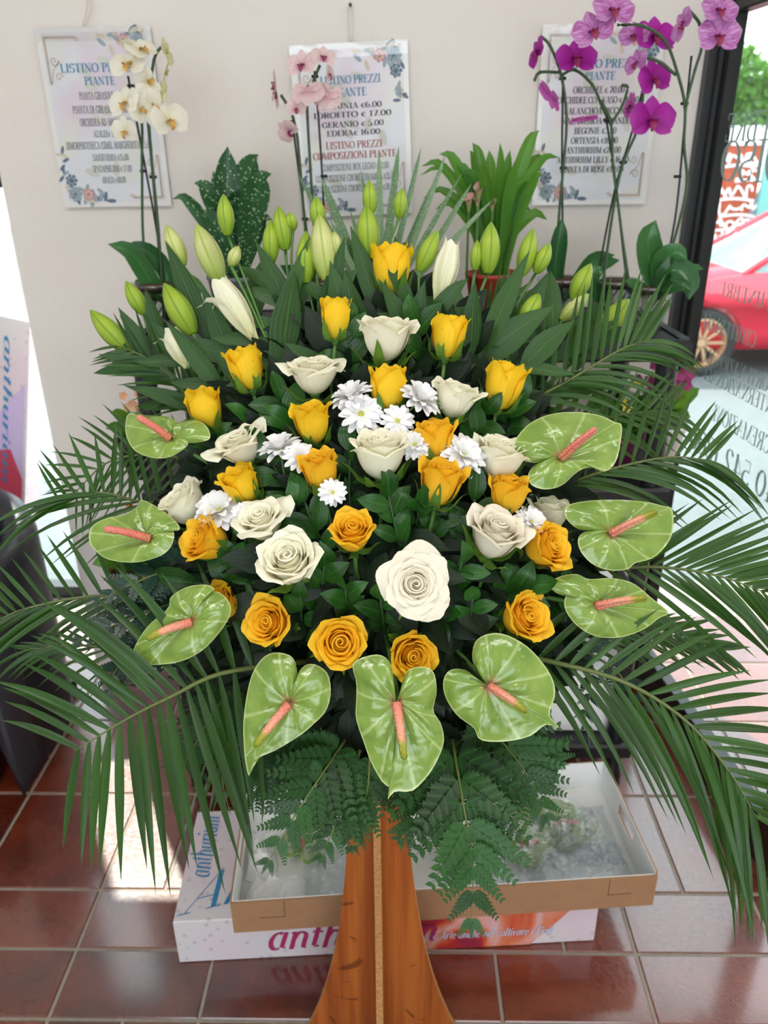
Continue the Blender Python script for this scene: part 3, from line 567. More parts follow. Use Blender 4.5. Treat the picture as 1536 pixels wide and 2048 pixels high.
def poster(corners, lines, label, nail, cord):
    tl, tr, bl = [PY(x, y, WY-.012) for x, y in corners]
    tl.y = tr.y = bl.y = WY-.012
    ux = (tr-tl).normalized(); W = (tr-tl).length; H = (bl-tl).length; uy = Vector((-ux.z, 0, ux.x)); n = Vector((0, -1, 0)); o = tl-uy*H
    t = root('price_list', tuple(o+ux*W/2), label, 'poster', 'laminated price lists on the wall')
    g = G(); g.add(*prism([(0, 0), (W, 0), (W, H), (0, H)], o, ux, uy, n, .0012)); part('laminate_sheet', g, plain('laminate_edge', 'e6e4e2', .3, coat=.5), t, False)
    m = .012; g = G(); g.add(*prism([(m, m), (W-m, m), (W-m, H-m), (m, H-m)], o+n*.0012, ux, uy, n, .0006)); part('printed_paper', g, M_paper, t, False)
    b = o+n*.0030; gs = {}
    for (fy, txt, h, wd, mat) in lines:
        g = gs.setdefault(mat, G()); text_g(g, txt, b+ux*(W*.5)+uy*(H*(1-fy)-h/2), ux, uy, h, wid=wd*W, lift=n*.00008, thick=(.17 if wd*W/len(txt) > h*.42 else .12), thin=.05)
    for k, g in gs.items(): part('printed_text', g, {'b': M_blue, 'k': M_ink, 'r': M_redink}[k], t, False, label={'b': 'blue serif heading', 'k': 'dark serif price lines', 'r': 'red serif heading'}[k])
    g = G(); r = random.Random(11)
    def blob(cx, cy, L, wd, a, mi, z):
        pts = [(cx+L*.5*(1+math.cos(q))*math.cos(a)-wd*math.sin(q)*math.sin(a), cy+L*.5*(1+math.cos(q))*math.sin(a)+wd*math.sin(q)*math.cos(a)) for q in np.linspace(0, 6.283, 9)[:-1]]
        g.add([b+ux*x+uy*y-n*(.0010-z) for x, y in pts], [tuple(range(8))], mi=mi)
    def flower(cx, cy, s, mi, z):
        for ring, (k, q) in enumerate(((7, 1), (6, .72), (5, .45), (3, .25))):
            for j in range(k): blob(cx, cy, s*q, s*q*.33, j*6.283/k+ring*.5, (mi, 1, mi, 0)[ring] if mi != 2 else (2, 3, 2, 2)[ring], z+ring*3e-5)
    def corner(cx, cy, sx, sy):
        for k in range(20): blob(cx+sx*r.uniform(.005, .10), cy+sy*r.uniform(0, .014+.03*r.random()), .026, .005, r.uniform(0, 6.28), r.choice([0, 1, 3, 1]), 1e-5*k)
        for k in range(12): blob(cx+sx*r.uniform(0, .016), cy+sy*r.uniform(.03, .12), .02, .004, r.uniform(0, 6.28), r.choice([0, 1, 3]), 1e-5*k)
        flower(cx+sx*.022, cy+sy*.020, .020, 1, 3e-4); flower(cx+sx*.056, cy+sy*.018, .016, 2, 3.4e-4); flower(cx+sx*.018, cy+sy*.052, .016, 0, 3.8e-4)
    corner(m, m, 1, 1); corner(W-m, H-m, -1, -1)
    for k in range(10): blob(r.uniform(.05, W-.07), r.uniform(.05, H-.06), .04, .009, r.uniform(0, 6.28), 4, k*1e-5)
    part('floral_print', g, [M_fb, M_fb2, M_fp, M_fs, plain('faint_leaf_ink', 'cfcfc8', .6)], t, False, kind='stuff')
    g = G()
    def line(pts, wd=.0006):
        p = [b+ux*x+uy*y+n*.0001 for x, y in pts]; g.add(*tube(p, wd, 0, 4))
    for (cx, cy, sx, sy) in ((m+.006, H-m-.008, 1, -1), (W-m-.006, m+.008, -1, 1)):
        for q in (0, .003): line([(cx+sx*q, cy+sy*q), (cx+sx*.075, cy+sy*q)]); line([(cx+sx*q, cy+sy*q), (cx+sx*q, cy+sy*.10)])
        sp = lambda x0, y0, r0, tt: [(cx+sx*(x0+r0*(1-a/9)*math.cos(a)), cy+sy*(y0+r0*(1-a/9)*math.sin(a)*tt)) for a in np.linspace(0, 8, 26)]
        line(sp(.018, .05, .012, 1)); line(sp(.024, .085, .010, -1)); line(sp(.078, .004, .006, 1)); line([(cx+sx*.004, cy+sy*.1), (cx+sx*.012, cy+sy*.07), (cx+sx*.03, cy+sy*.05)])
    part('gilt_corner', g, M_gold, t)
    g = G()                                                       # wrinkled shiny film along the top edge
    r2 = random.Random(int(W*1e5)); k = 24; v = []
    for i in range(k):
        for j in range(5): v.append(tuple(o+ux*(W*i/(k-1))+uy*(H-.03*j/4)+n*(.003+.004*r2.random()*(1-j/5))))
    g.add(v, [(i*5+j, i*5+j+1, i*5+j+6, i*5+j+5) for i in range(k-1) for j in range(4)]); part('wrinkled_film', g, M_lam, t)
    nl = PY(nail[0], nail[1], WY-.01)
    g = G(); x0 = o+ux*(W*cord)+uy*H
    g.add(*tube([x0-ux*.002+n*.004, nl-ux*.006-Vector((0, 0, .03))+n*.006, nl+n*.008, nl+ux*.006-Vector((0, 0, .03))+n*.006, x0+ux*.004+n*.004], .0011, 16, 5)); part('hanging_cord', g, plain('cream_cord', 'ddd2c2', .7), t)
    g = G(); g.add(*tube([nl+Vector((0, .012, 0)), nl-Vector((0, .012, 0))], [.0015, .0015, .004], 4, 8)); part('nail', g, plain('steel_nail', '55585e', .3, metal=.8), t)
poster([(68, 55), (300, 50), (122, 415)], [(.215, 'LISTINO PREZZI', .019, .66, 'b'), (.285, 'PIANTE', .018, .27, 'b'), (.365, 'PIANTA GIRASOLE €7.00', .0165, .40, 'k'), (.44, 'PIANTA DI GIRASOLI GRANDE', .0165, .56, 'k'),
    (.51, 'ORCHIDEA AD ARCO €20.00', .0165, .46, 'k'), (.575, 'AZALEE€ 10.00', .015, .25, 'k'), (.64, 'DIMORPHOTHECA (SIMIL MARGHERITA) €5.00', .0165, .78, 'k'), (.71, 'SANSEVIERIA €35.00', .015, .33, 'k'), (.775, 'SPATAPHILIUM € 17.00', .015, .36, 'k'), (.84, 'ARALIA €40.00', .015, .22, 'k')],
    'laminated price list hanging left of the others, behind the white orchid', (176, -14), .43)
poster([(578, 92), (815, 78), (612, 436)], [(.2, 'LISTINO PREZZI', .0175, .52, 'b'), (.27, 'PIANTE', .018, .27, 'b'), (.345, 'PETUNIA €6.00', .0125, .52, 'k'), (.395, 'IDROFITO € 17.00', .0125, .68, 'k'), (.45, 'GERANIO € 5.00', .0125, .54, 'k'), (.5, 'EDERA€ 16.00', .0125, .47, 'k'),
    (.57, 'LISTINO PREZZI', .0165, .5, 'r'), (.63, 'COMPOSIZIONI PIANTE', .0165, .74, 'r'), (.7, 'COMPOSIZIONE BOX LEGNO €32.00', .0155, .60, 'k'), (.765, 'COMPOSIZIONE CUORE CERAMICA €35.00', .0155, .72, 'k'), (.83, 'COMPOSIZIONE CUORE CLASSICA €30.00', .0155, .70, 'k')],
    'laminated price list with red second heading, middle of the wall', (701, 11), .52)
poster([(1086, 50), (1333, 46), (1076, 410)], [(.205, 'LISTINO PREZZI', .018, .62, 'b'), (.27, 'PIANTE', .0175, .25, 'b'), (.345, 'ORCHIDEE € 20.00', .0145, .43, 'k'), (.40, 'ORCHIDEE CON VASO € 30.00', .0145, .68, 'k'), (.46, 'KALANCHOA PICCOLA', .0145, .56, 'k'), (.515, 'KALANCHOA GRANDE', .0145, .58, 'k'),
    (.57, 'BEGONIE €3.50', .0145, .36, 'k'), (.625, 'ORTENSIA €16.00', .0145, .40, 'k'), (.68, 'ANTHURIUM €20.00', .0145, .47, 'k'), (.735, 'ANTHURIUM LILLY € 16.00', .0145, .62, 'k'), (.79, 'PIANTA DI ROSE €10.00', .0145, .55, 'k')],
    'laminated price list hanging behind the magenta orchids', (1210, -12), .5)
# ------------------------------------------------------------------ boxes on the floor
M_card = plain('brown_cardboard', 'a87f5c', .8, noise=.06, scale=40); M_cardw = plain('white_cardboard', 'f3f3f1', .75)
def printmat():
    k = Nt('dotted_print_card'); tc = k.n('ShaderNodeTexCoord'); vo = k.n('ShaderNodeTexVoronoi'); vo.inputs['Scale'].default_value = 42; k.l(tc.outputs['Object'], vo.inputs['Vector'])
    f = k.ramp(vo.outputs['Distance'], (.14, (.5, .5, .5)), (.26, (0, 0, 0))); n1 = k.n('ShaderNodeTexNoise'); n1.inputs['Scale'].default_value = 6; k.l(tc.outputs['Object'], n1.inputs['Vector'])
    base = k.ramp(n1.outputs[0], (.4, lin('ddd9dc')), (.65, lin('e0cfd8'))); k.set(k.mix(f, base, lin('b3a0a8')), .55, .4); return k.m
M_print = printmat()
def petalprint():
    k = Nt('red_petal_print'); tc = k.n('ShaderNodeTexCoord'); n1 = k.n('ShaderNodeTexNoise'); n1.inputs['Scale'].default_value = 7; n1.inputs['Detail'].default_value = 1.5; n1.inputs['Distortion'].default_value = 1.5; k.l(tc.outputs['Object'], n1.inputs['Vector'])
    k.set(k.ramp(n1.outputs[0], (.3, lin('7e2146')), (.42, lin('bb2f35')), (.5, lin('d5502f')), (.6, lin('e08a6a')), (.72, lin('e6c6cf'))), .5, .4); return k.m
M_petp = petalprint(); M_mag = plain('magenta_ink', 'b02a62', .6); M_cy = plain('cyan_blue_ink', '2f86bb', .6)
def obox(a, b):                                                  # frame: origin a, x towards b, y away
    ux = (b-a); ux.z = 0; L = ux.length; ux.normalize(); uy = Vector((-ux.y, ux.x, 0)); return ux, uy, L
def boxes():
    a = PF(360, 1926, 0); b = PF(1187, 1882, 0); a.z = 0; ux, uy, L = obox(a, b); D = .30; H = .125
    M = Matrix(((ux.x, uy.x, 0, a.x), (ux.y, uy.y, 0, a.y), (0, 0, 1, 0), (0, 0, 0, 1)))
    t = root('flower_carton', tuple(a+ux*L/2+uy*D/2), 'closed printed anthurium carton lying flat on the floor under the tray', 'box')
    g = G(); g.add(*boxg(0, 0, 0.001, L, D, H, M, .002)); part('carton', g, M_print, t, False)
    g = G(); n = -uy; z = Vector((0, 0, 1))
    g.add(*prism([(L*.5, .002), (L-.14, .002), (L-.10, .05), (L-.05, H-.01), (L-.2, H-.002), (L*.5, H-.002)], a+n*.0, ux, z, n, .0012)); part('petal_print', g, M_petp, t, False, label='red and orange flower picture on the front')
    g = G(); text_g(g, 'anthurium', a+n*.002+ux*.185+z*.028, ux, z, .085, wid=.36, align='l', slant=.3, thick=.14, thin=.04, lift=n*.0003); part('printed_word', g, M_mag, t, False, label='magenta italic lettering')
    g = G(); text_g(g, "c'è Arte anche nel coltivare i Fiori", a+n*.0025+ux*(L-.095)+z*.035, ux, z, .026, wid=.27, align='r', slant=.3, thick=.16, thin=.06, lift=n*.0003); part('printed_slogan', g, plain('pale_blue_ink', 'c4cde6', .6), t, False, label='small pale italic slogan')
    g = G(); top = a+z*(H+.0006); text_g(g, 'anthurium', top+ux*.058+uy*.105, uy, -ux, .052, wid=.175, align='l', slant=.25, thick=.13, thin=.04, lift=z*.0003)
    text_g(g, 'An', top+ux*.006+uy*.012, (ux+uy*.25).normalized(), uy, .095, wid=.15, align='l', slant=.35, thick=.10, thin=.02, lift=z*.0003)
    part('printed_word', g, M_cy, t, False, label='blue italic lettering on the top')
    # open tray on top
    zt = H+.002; a = PF(468, 1866, zt); b = PF(1305, 1810, zt); a.z = b.z = zt; ux, uy, L = obox(a, b); D = .335; H2 = .085
    M = Matrix(((ux.x, uy.x, 0, a.x), (ux.y, uy.y, 0, a.y), (0, 0, 1, a.z), (0, 0, 0, 1))); th = .004
    t = root('cardboard_tray', tuple(a+ux*L/2+uy*D/2), 'open brown cardboard tray with white inside on top of the printed carton', 'tray')
    g = G(); g.add(*boxg(0, 0, 0, L, D, th, M)).add(*boxg(0, 0, th, L, th, H2, M)).add(*boxg(0, D-th, th, L, D, H2, M)); 
    for x0 in (0, L-th):
        g.add(*boxg(x0, th, th, x0+th, D*.36, H2+.008, M)).add(*boxg(x0, D*.64, th, x0+th, D-th, H2+.008, M)).add(*boxg(x0, D*.36, th, x0+th, D*.64, H2*.45, M)).add(*boxg(x0, D*.36, H2*.85, x0+th, D*.64, H2+.008, M))
    part('tray_shell', g, M_card, t, False)
    g = G(); e = .0012; g.add(*boxg(th+e, th+e, th, L-th-e, D-th-e, th+e, M)).add(*boxg(th, th, th, L-th, th+e, H2+.001, M)).add(*boxg(th, D-th-e, th, L-th, D-th, H2+.001, M))
    for x0, s in ((th, 1), (L-th-e, 1)):
        g.add(*boxg(x0, th, th, x0+e, D*.36, H2+.009, M)).add(*boxg(x0, D*.64, th, x0+e, D-th, H2+.009, M)).add(*boxg(x0, D*.36, th, x0+e, D*.64, H2*.45, M)).add(*boxg(x0, D*.36, H2*.85, x0+e, D*.64, H2+.009, M))
    part('white_lining', g, M_cardw, t, False)
    g = G(); dk = plain('slot_shadow_brown', '6f5138', .9)
    for x0 in (.055, L-.10):
        g.add(*boxg(x0, -.0006, H2*.45, x0+.05, 0, H2*.47, M)).add(*boxg(x0+(.05 if x0 < .1 else 0), -.0006, H2*.45, x0+(.0515 if x0 < .1 else .0015), 0, H2*.99, M))
    part('tab_slot', g, dk, t, False)
    def TP(x, y, z=0): return M @ Vector((x, y, th+.002+z))
    # tissue paper
    def crumple(x0, y0, x1, y1, h, nx, ny, seed, ed=.3):
        r = random.Random(seed); v = []; uv = []
        for i in range(nx+1):
            for j in range(ny+1):
                u, w_ = i/nx, j/ny; e = min(u, 1-u, w_, 1-w_)*4; e = min(1, e)
                v.append(tuple(TP(x0+(x1-x0)*u+r.uniform(-.3, .3)*(x1-x0)/nx, y0+(y1-y0)*w_+r.uniform(-.3, .3)*(y1-y0)/ny, max(.001, e*h*(.35+.65*r.random()))))); uv.append((u, w_))
        f = [(i*(ny+1)+j, (i+1)*(ny+1)+j, (i+1)*(ny+1)+j+1, i*(ny+1)+j+1) for i in range(nx) for j in range(ny)]
        return v, f, uv
    k = 3; tm = plain('tissue_paper', 'f7f6f4', .85)
    g = G(); g.add(*crumple(.02, .02, .14, .12, .055, 7, 6, 4)); solo('tissue_paper', g, tm, 'crumpled white tissue paper in the near left corner of the tray', 'paper', smooth=False)
    g = G(); g.add(*crumple(.01, .12, .08, .25, .045, 6, 7, 9)); solo('tissue_paper', g, tm, 'folded white tissue paper along the left wall of the tray', 'paper', smooth=False)
    for i, (x0, y0, x1, y1, h, lb) in enumerate([(.14, .015, .30, .2, .045, 'clear crinkled cellophane left of the wooden stand in the tray'), (.44, .01, .66, .2, .04, 'clear crinkled cellophane in the tray just right of the stand'), (.62, .01, L-.02, .16, .05, 'clear crinkled cellophane at the near right end of the tray'), (L-.2, .1, L-.02, .27, .05, 'clear cellophane bunched below the handle hole of the tray')]):
        g = G(); g.add(*crumple(x0, y0, x1, y1, h, 16, 14, 20+i)); solo('cellophane_sheet', g, M_cello, lb, 'cellophane', 'loose cellophane in the tray', smooth=False)
    return TP, L
TP, TL = boxes()
# ------------------------------------------------------------------ armchair and standing carton at left
def chair():
    c = PF(52, 1604, 0); x1, y0 = c.x, c.y; t = root('tub_armchair', (x1-.3, y0+.3, 0), 'dark leather tub armchair at the left edge of the frame', 'armchair')
    def shell(off, zt):
        pts = []
        for a in np.linspace(-90, 90, 15): pts.append((x1-.30+(.30-off)*math.cos(R(a)) if False else 0, 0))
    g = G(); out = []; inn = []
    path = [(x1, y0), (x1, y0+.3)]+[(x1-.27+.27*math.cos(R(a)), y0+.30+.27*math.sin(R(a))) for a in range(10, 90, 10)]+[(x1-.27, y0+.57), (x1-.45, y0+.57)]+[(x1-.45+.27*math.cos(R(a)), y0+.30+.27*math.sin(R(a))) for a in range(100, 181, 10)]+[(x1-.72, y0)]
    n = len(path); ctr = (x1-.36, y0+.2); v = []
    for i, (x, y) in enumerate(path):
        dx, dy = ctr[0]-x, max(0, ctr[1]-y) if y < ctr[1] else ctr[1]-y; d = math.hypot(dx, dy) or 1; ax, ay = dx/d*.09, dy/d*.09
        zt = .60+.09*math.sin(math.pi*i/(n-1))
        for (q, z) in ((.05, .015), (0, .06), (0, zt-.04), (.12, zt), (.5, zt+.015), (.9, zt), (1, zt-.04), (1, .3)):
            v.append((x+ax*q, y+ay*q, z))
    k = 8; f = [(i*k+j, (i+1)*k+j, (i+1)*k+j+1, i*k+j+1) for i in range(n-1) for j in range(k-1)]+[tuple(range(k)), tuple((n-1)*k+j for j in range(k))[::-1]]
    g.add(v, f); part('shell', g, M_leather, t)
    g = G(); g.add(*boxg(x1-.62, y0-.02, .06, x1-.10, y0+.48, .40, b=.02)); part('seat', g, M_leather, t)
    for (x, y) in ((x1-.12, y0+.08), (x1-.68, y0+.02), (x1-.06, y0+.48), (x1-.6, y0+.5)):
        g = G(); g.add(*lathe([(0, 0), (.016, 0), (.018, .04), (0, .04)], 10, (x, y, 0))); part('leg', g, M_blackpl, t)
    g = G(); g.add(*boxg(x1-.001, y0+.12, .06, x1+.002, y0+.125, .56)); part('seam', g, M_black, t)
chair()
def upright():
    t = root('flower_carton', (-1.35, 2.45, 0), 'printed anthurium carton standing on end by the left window', 'box')
    M = Matrix.Translation((PY(46, 1090, 2.4).x-.06, 2.36, 0.0)) @ Matrix.Rotation(R(13), 4, 'Y')
    g = G(); g.add(*boxg(-.33, 0, 0, 0, .12, 1.15, M, .002)); part('carton', g, M_print, t, False)
    g = G(); q = [M @ Vector((x, -.0015, z)) for x, z in ((-.33, .02), (-.01, .02), (-.01, .62), (-.05, .72), (-.12, .70), (-.2, .55), (-.33, .45))]; g.add(q, [tuple(range(7))]); part('petal_print', g, plain('pink_petal_print', 'd9506a', .5, noise=.35, scale=6), t, False, label='pink flower picture')
    g = G(); q = [M @ Vector((x, -.001, z)) for x, z in ((-.2, .6), (-.01, .6), (-.01, .95), (-.08, .85))]; g.add(q, [(0, 1, 2, 3)]); part('lilac_print', g, plain('lilac_print', 'cdb9e2', .5), t, False)
    ux = (M @ Vector((0, 0, 1))-M @ Vector((0, 0, 0))); uy = (M @ Vector((1, 0, 0))-M @ Vector((0, 0, 0)))
    g = G(); text_g(g, 'anthurium', M @ Vector((-.075, -.002, 1.10)), -ux, uy, .026, wid=.50, align='l', slant=.25, lift=Vector((0, -.0004, 0))); part('printed_word', g, M_cy, t, False, label='blue italic lettering')
upright()
# ------------------------------------------------------------------ wooden stand
CORE = P(768, 1235, 1.06)
SX, SY = P(757, 1700, 1.33).x, P(757, 1700, 1.33).y
def stand():
    t = root('flower_stand', (SX, SY, 0), 'varnished pine pedestal of crossed curved boards holding the flowers', 'stand')
    def pz(py): return PY(768, py, SY).z
    def halfw(z): return .034+.112*math.exp(-max(z, 0)/.28)
    zs = np.linspace(0, .95, 26); th = .006
    for nm, ux, n, side in (('side_board', Vector((1, 0, 0)), Vector((0, 1, 0)), -1), ('side_board', Vector((1, 0, 0)), Vector((0, 1, 0)), 1), ('cross_board', Vector((0, 1, 0)), Vector((1, 0, 0)), 0)):
        if side: poly = [(side*th, z) for z in zs]+[(side*halfw(z), z) for z in zs[::-1]]
        else: poly = [(-halfw(z), z) for z in zs]+[(halfw(z), z) for z in zs[::-1]]
        if side == 1 or side == 0: poly = poly
        g = G(); o = Vector((SX, SY, 0))-n*th; v, f = prism(poly, o, ux, Vector((0, 0, 1)), n, 2*th); k = len(poly)
        g.v = []; g.add(v, f[:2]); 
        for q in f[2:]: g.f.append(q); g.mi.append(1)
        part(nm, g, [M_wood, M_ply], t, False)
    g = G(); g.add(*lathe([(0, .90), (.06, .90), (.09, .915), (.095, .95), (.09, .95), (.085, .92), (0, .915)], 24, (SX, SY, 0))); part('bowl', g, M_blackpl, t)
    g = G(); c = CORE; g.add(*lathe([(0, -.10), (.06, -.095), (.08, -.02), (.07, .06), (.03, .10), (0, .105)], 16, (SX, SY, 1.02))); part('foam_block', g, plain('wet_floral_foam', '14301c', .9, bump=.4, scale=60), t)
stand()
# ------------------------------------------------------------------ plants of the arrangement
def AD(px, py):                                                  # depth of the bouquet's face along the view axis
    return .87+.13*((px-768)/420)**2+.22*max(0, (1150-py)/600)+.11*max(0, (py-1150)/350)
def toward(p, q, r0=.10):
    return Vector(p)
def stem_to_core(base, axis, tgt=None):
    c = Vector(tgt) if tgt is not None else Vector((SX, SY, 1.03)); d = (base-c).length
    return [base, base-axis*d*.28, c+(base-c)*.30+Vector((0, 0, -.01)), c]
# ---- roses
def rose_template(N, op, H, inner, seed, tight=.5, ruff=.02):
    r = random.Random(seed); out = []
    for i in range(N):
        f = i/(N-1); Rr = .055+(.445)*f**.75; h = H*(inner+(1-inner)*min(1, f*1.6))*(1-.10*max(0, f-.6)*op); half = 1.9-1.05*f; phi = i*2.4+r.uniform(-.15, .15)
        fl = op*f**2.0*.34; curl = max(.03, (.085+.14*op)*f**.9); nu, nv = 9, 9; v = []; uv = []
        lean = r.uniform(-.03, .03)*f
        for a in range(nv+1):
            t = a/nv; 
            for b_ in range(nu+1):
                s = b_/nu*2-1; th = 1-.20*(abs(s)**3)*f-.03*abs(s)-(.05 if f > .5 else 0)*max(0, 1-abs(s)*4)*-1
                tt = t*th; prof = (1-(1-tt)**3)**.62*(1-(.24-.24*op*f)*tt**1.7)*(1-(.7*max(0, 1-f*3))*tt**3)
                rad = Rr*prof+fl*tt**2.6; z = h*tt
                if t > .78: cc = (t-.78)/.22; rad += curl*cc**1.5*(1-.3*abs(s)); z -= curl*.75*cc**2
                rad += ruff*f*math.sin(5*s+i*1.7)*t**2+.012*math.sin(9*s+i*3)*t**3*f; z += .025*f*math.sin(6*s+i)*t**3
                ang = phi+s*half*(.55+.45*math.sin(math.pi*min(1, .15+tt*.8)))
                v.append((rad*math.cos(ang)+lean*t, rad*math.sin(ang), z)); uv.append((b_/nu, t))
        k = nu+1; ff = [(a*k+b_, a*k+b_+1, (a+1)*k+b_+1, (a+1)*k+b_) for a in range(nv) for b_ in range(nu)]
        if i == 0:                                             # the tight heart of the flower closes the middle
            for zz, rr in ((.60, .24), (.74, .22), (.80, .12), (.82, .02)):
                for q in range(9): a2 = q/9*6.2832; v.append((rr*math.cos(a2), rr*math.sin(a2), h*zz)); uv.append((q/9, .8))
            o0 = k*(nv+1); ff += [(o0+a*9+q, o0+a*9+(q+1) % 9, o0+a*9+9+(q+1) % 9, o0+a*9+9+q) for a in range(3) for q in range(9)]
            o0 = len(v); ns = 46
            for q in range(ns):
                a2 = q/(ns-1)*14.5; rr = (.012+.205*(q/(ns-1)))*(1+.16*math.sin(a2*1.37+seed)); zt = h*(1.0-.07*(q/(ns-1)))+.022*math.sin(a2*1.13+seed)
                for dr, zz in ((0, h*.72), (.0, zt-.03), (.010, zt), (.035, zt-.022)): v.append(((rr+dr)*math.cos(a2), (rr+dr)*math.sin(a2), zz)); uv.append((.5, .9))
            ff += [(o0+q*4+j, o0+q*4+4+j, o0+q*4+5+j, o0+q*4+1+j) for q in range(ns-1) for j in range(3)]
        out.append((v, ff, uv))
    return out
ROSE = {'bud': (14, .10, 1.18, .95, 1), 'bud2': (15, .26, 1.10, .93, 2), 'half': (24, .40, .98, .90, 3), 'cup': (22, .50, .98, .95, 4), 'open': (34, .80, .70, 1.06, 5), 'wide': (22, .85, .90, .98, 6)}
TPL = {k: (rose_template(*v), v[2]) for k, v in ROSE.items()}
RMAX = {k: sorted(math.hypot(q[0], q[1]) for p_ in v[0] for q in p_[0])[::-1][60] for k, v in TPL.items()}
def sepal_mesh():
    g = G(); g.add(*blade([(0, 0, 0), (.22, 0, .05), (.36, 0, .25), (.40, 0, .5), (.52, 0, .72)], [.05, .13, .12, .07, .0], (1, 0, -.3), .3, n=7)); return g.mesh('sepal', M_sepal)
ME_SEPAL = sepal_mesh(); PM = {}
def rose(tpl, mat, px, py, wpx, axis, lab, group, dd=0, roll=0, name='rose'):
    d = AD(px, py)+dd; s = wpx*d/F/(2*RMAX[tpl])*(.9 if tpl == 'open' else 1); pet, H = TPL[tpl]; ax = idir(*axis); c = P(px, py, d); base = c-ax*H*.5*s
    t = root(name, tuple(base), lab, 'rose', group)
    M = Matrix.Translation(base) @ frame(ax, IR) @ Matrix.Rotation(roll, 4, 'Z') @ Matrix.Scale(s, 4)
    for i, (v, f, uv) in enumerate(pet):
        key = (tpl, mat.name, i)
        if key not in PM: g = G(); g.add(v, f, uv); PM[key] = g.mesh('petal', mat)
        inst('petal', PM[key], M, t)
    for j in range(5): inst('sepal', ME_SEPAL, M @ Matrix.Rotation(j*1.2566+.3, 4, 'Z') @ Matrix.Rotation(R((-8 if j % 2 else 8)+max(0, ROSE[tpl][1]-.2)*75), 4, 'Y'), t)
    g = G(); g.add(*tube([base-ax*.0+ax*.05*s, base-ax*s*.12], [s*.16, s*.05], 4, 8)); g.add(*tube(stem_to_core(base-ax*s*.1, ax), .0028, 9, 6)); part('stem', g, M_stem, t)
YG, WG = 'yellow roses in the bouquet', 'cream roses in the bouquet'
Yl = [
 ('bud', 783, 537, 76, (.0, 1, .30), 'yellow rose bud at the very top of the bouquet, among the lily buds'),
 ('bud', 672, 637, 64, (.05, 1, .25), 'small yellow rose bud up and left of the topmost cream rose'),
 ('bud', 897, 673, 68, (.15, 1, .25), 'yellow rose bud just right of the topmost cream rose'),
 ('bud', 493, 737, 68, (-.25, 1, .3), 'yellow rose bud among lily leaves above and right of the upper left anthurium'),
 ('bud', 411, 820, 70, (-.12, 1, .3), 'yellow rose touching the upper left green anthurium'),
 ('bud', 1007, 772, 76, (.25, 1, .3), 'yellow rose bud high on the right in front of palm leaflets'),
 ('bud', 775, 780, 74, (.02, 1, .3), 'upright yellow rose between two white chrysanthemum clusters near the top'),
 ('bud2', 625, 846, 78, (-.1, 1, .4), 'yellow rose below the wide cream rose, leaf in front of its base'),
 ('bud2', 870, 882, 78, (-.12, 1, .35), 'golden rose right of the central upright cream rose'),
 ('bud2', 640, 945, 78, (-.2, 1, .45), 'golden rose left of the central upright cream rose'),
 ('bud2', 882, 968, 86, (.25, 1, .45), 'golden rose with pale leaf crossing in front, right of centre'),
 ('bud2', 485, 972, 76, (-.4, 1, .45), 'yellow rose between two cream roses on the left side'),
 ('bud2', 1015, 990, 76, (.1, 1, .4), 'golden rose directly above the frilled cream rose on the right'),
 ('half', 418, 1083, 96, (-.7, .35, .6), 'golden rose with browned edge facing left beside the left anthurium'),
 ('half', 706, 1069, 86, (-.05, .75, .75), 'golden rose showing its swirl near the middle of the bouquet'),
 ('half', 1087, 1096, 92, (.6, .3, .65), 'orange yellow rose turned right, beside the middle right anthurium'),
 ('bud2', 447, 1212, 72, (-.3, .5, .6), 'golden rose half hidden behind the lower left anthurium'),
 ('half', 545, 1246, 92, (-.4, .25, 1), 'golden rose in the low row, leftmost fully seen one'),
 ('half', 680, 1285, 96, (.1, .2, 1.2), 'golden rose facing out, directly above the bottom left anthurium gap'),
 ('half', 820, 1306, 90, (.3, -.15, 1.1), 'golden rose facing down and out above the bottom centre anthurium'),
 ('half', 1043, 1236, 94, (.55, .35, .9), 'golden rose swirl above the bottom right anthurium'),
]
for i, (tp, x, y, wd, ax, lb) in enumerate(Yl): rose(tp, M_roseY if y < 870 or i in (11,) else M_roseO, x, y, wd, ax, lb, YG, dd=.0 if i != 16 else .022, roll=i*1.3)
Wl = [
 ('cup', 770, 678, 112, (.05, 1, .35), 'topmost cream rose in the bouquet, upright'),
 ('wide', 628, 752, 120, (-.03, 1, .4), 'wide cream rose with flared outer petals, upper left of centre'),
 ('cup', 910, 800, 92, (.3, 1, .35), 'cream rose leaning right below the highest right yellow bud'),
 ('wide', 485, 895, 112, (-.45, .9, .5), 'cream rose left of the yellow rose with a leaf over it'),
 ('cup', 762, 912, 118, (.0, 1, .45), 'large upright cream rose in the middle of the bouquet'),
 ('cup', 1000, 918, 106, (.2, 1, .4), 'cream rose beside the upper right anthurium'),
 ('cup', 372, 1012, 100, (-.6, .7, .4), 'cream rose at the left rim behind the golden browned rose'),
 ('wide', 525, 1048, 108, (-.25, .8, .6), 'cream rose right of the left chrysanthemum cluster'),
 ('half', 580, 1126, 112, (-.1, .6, .9), 'cream rose with pale green swirl low on the left of centre'),
 ('cup', 990, 1075, 112, (.25, .8, .6), 'frilled greyish cream rose on the right of centre'),
 ('cup', 1098, 1032, 88, (.2, .9, .3), 'cream rose half hidden behind the orange yellow rose at right'),
 ('open', 830, 1168, 146, (.05, .12, 1.3), 'largest fully open cream rose facing the camera, low centre'),
]
for i, (tp, x, y, wd, ax, lb) in enumerate(Wl): rose(tp, M_roseW2 if i in (9, 11) else M_roseW, x, y, wd, ax, lb, WG, dd=.03 if i == 10 else 0, roll=i*.9+.4)
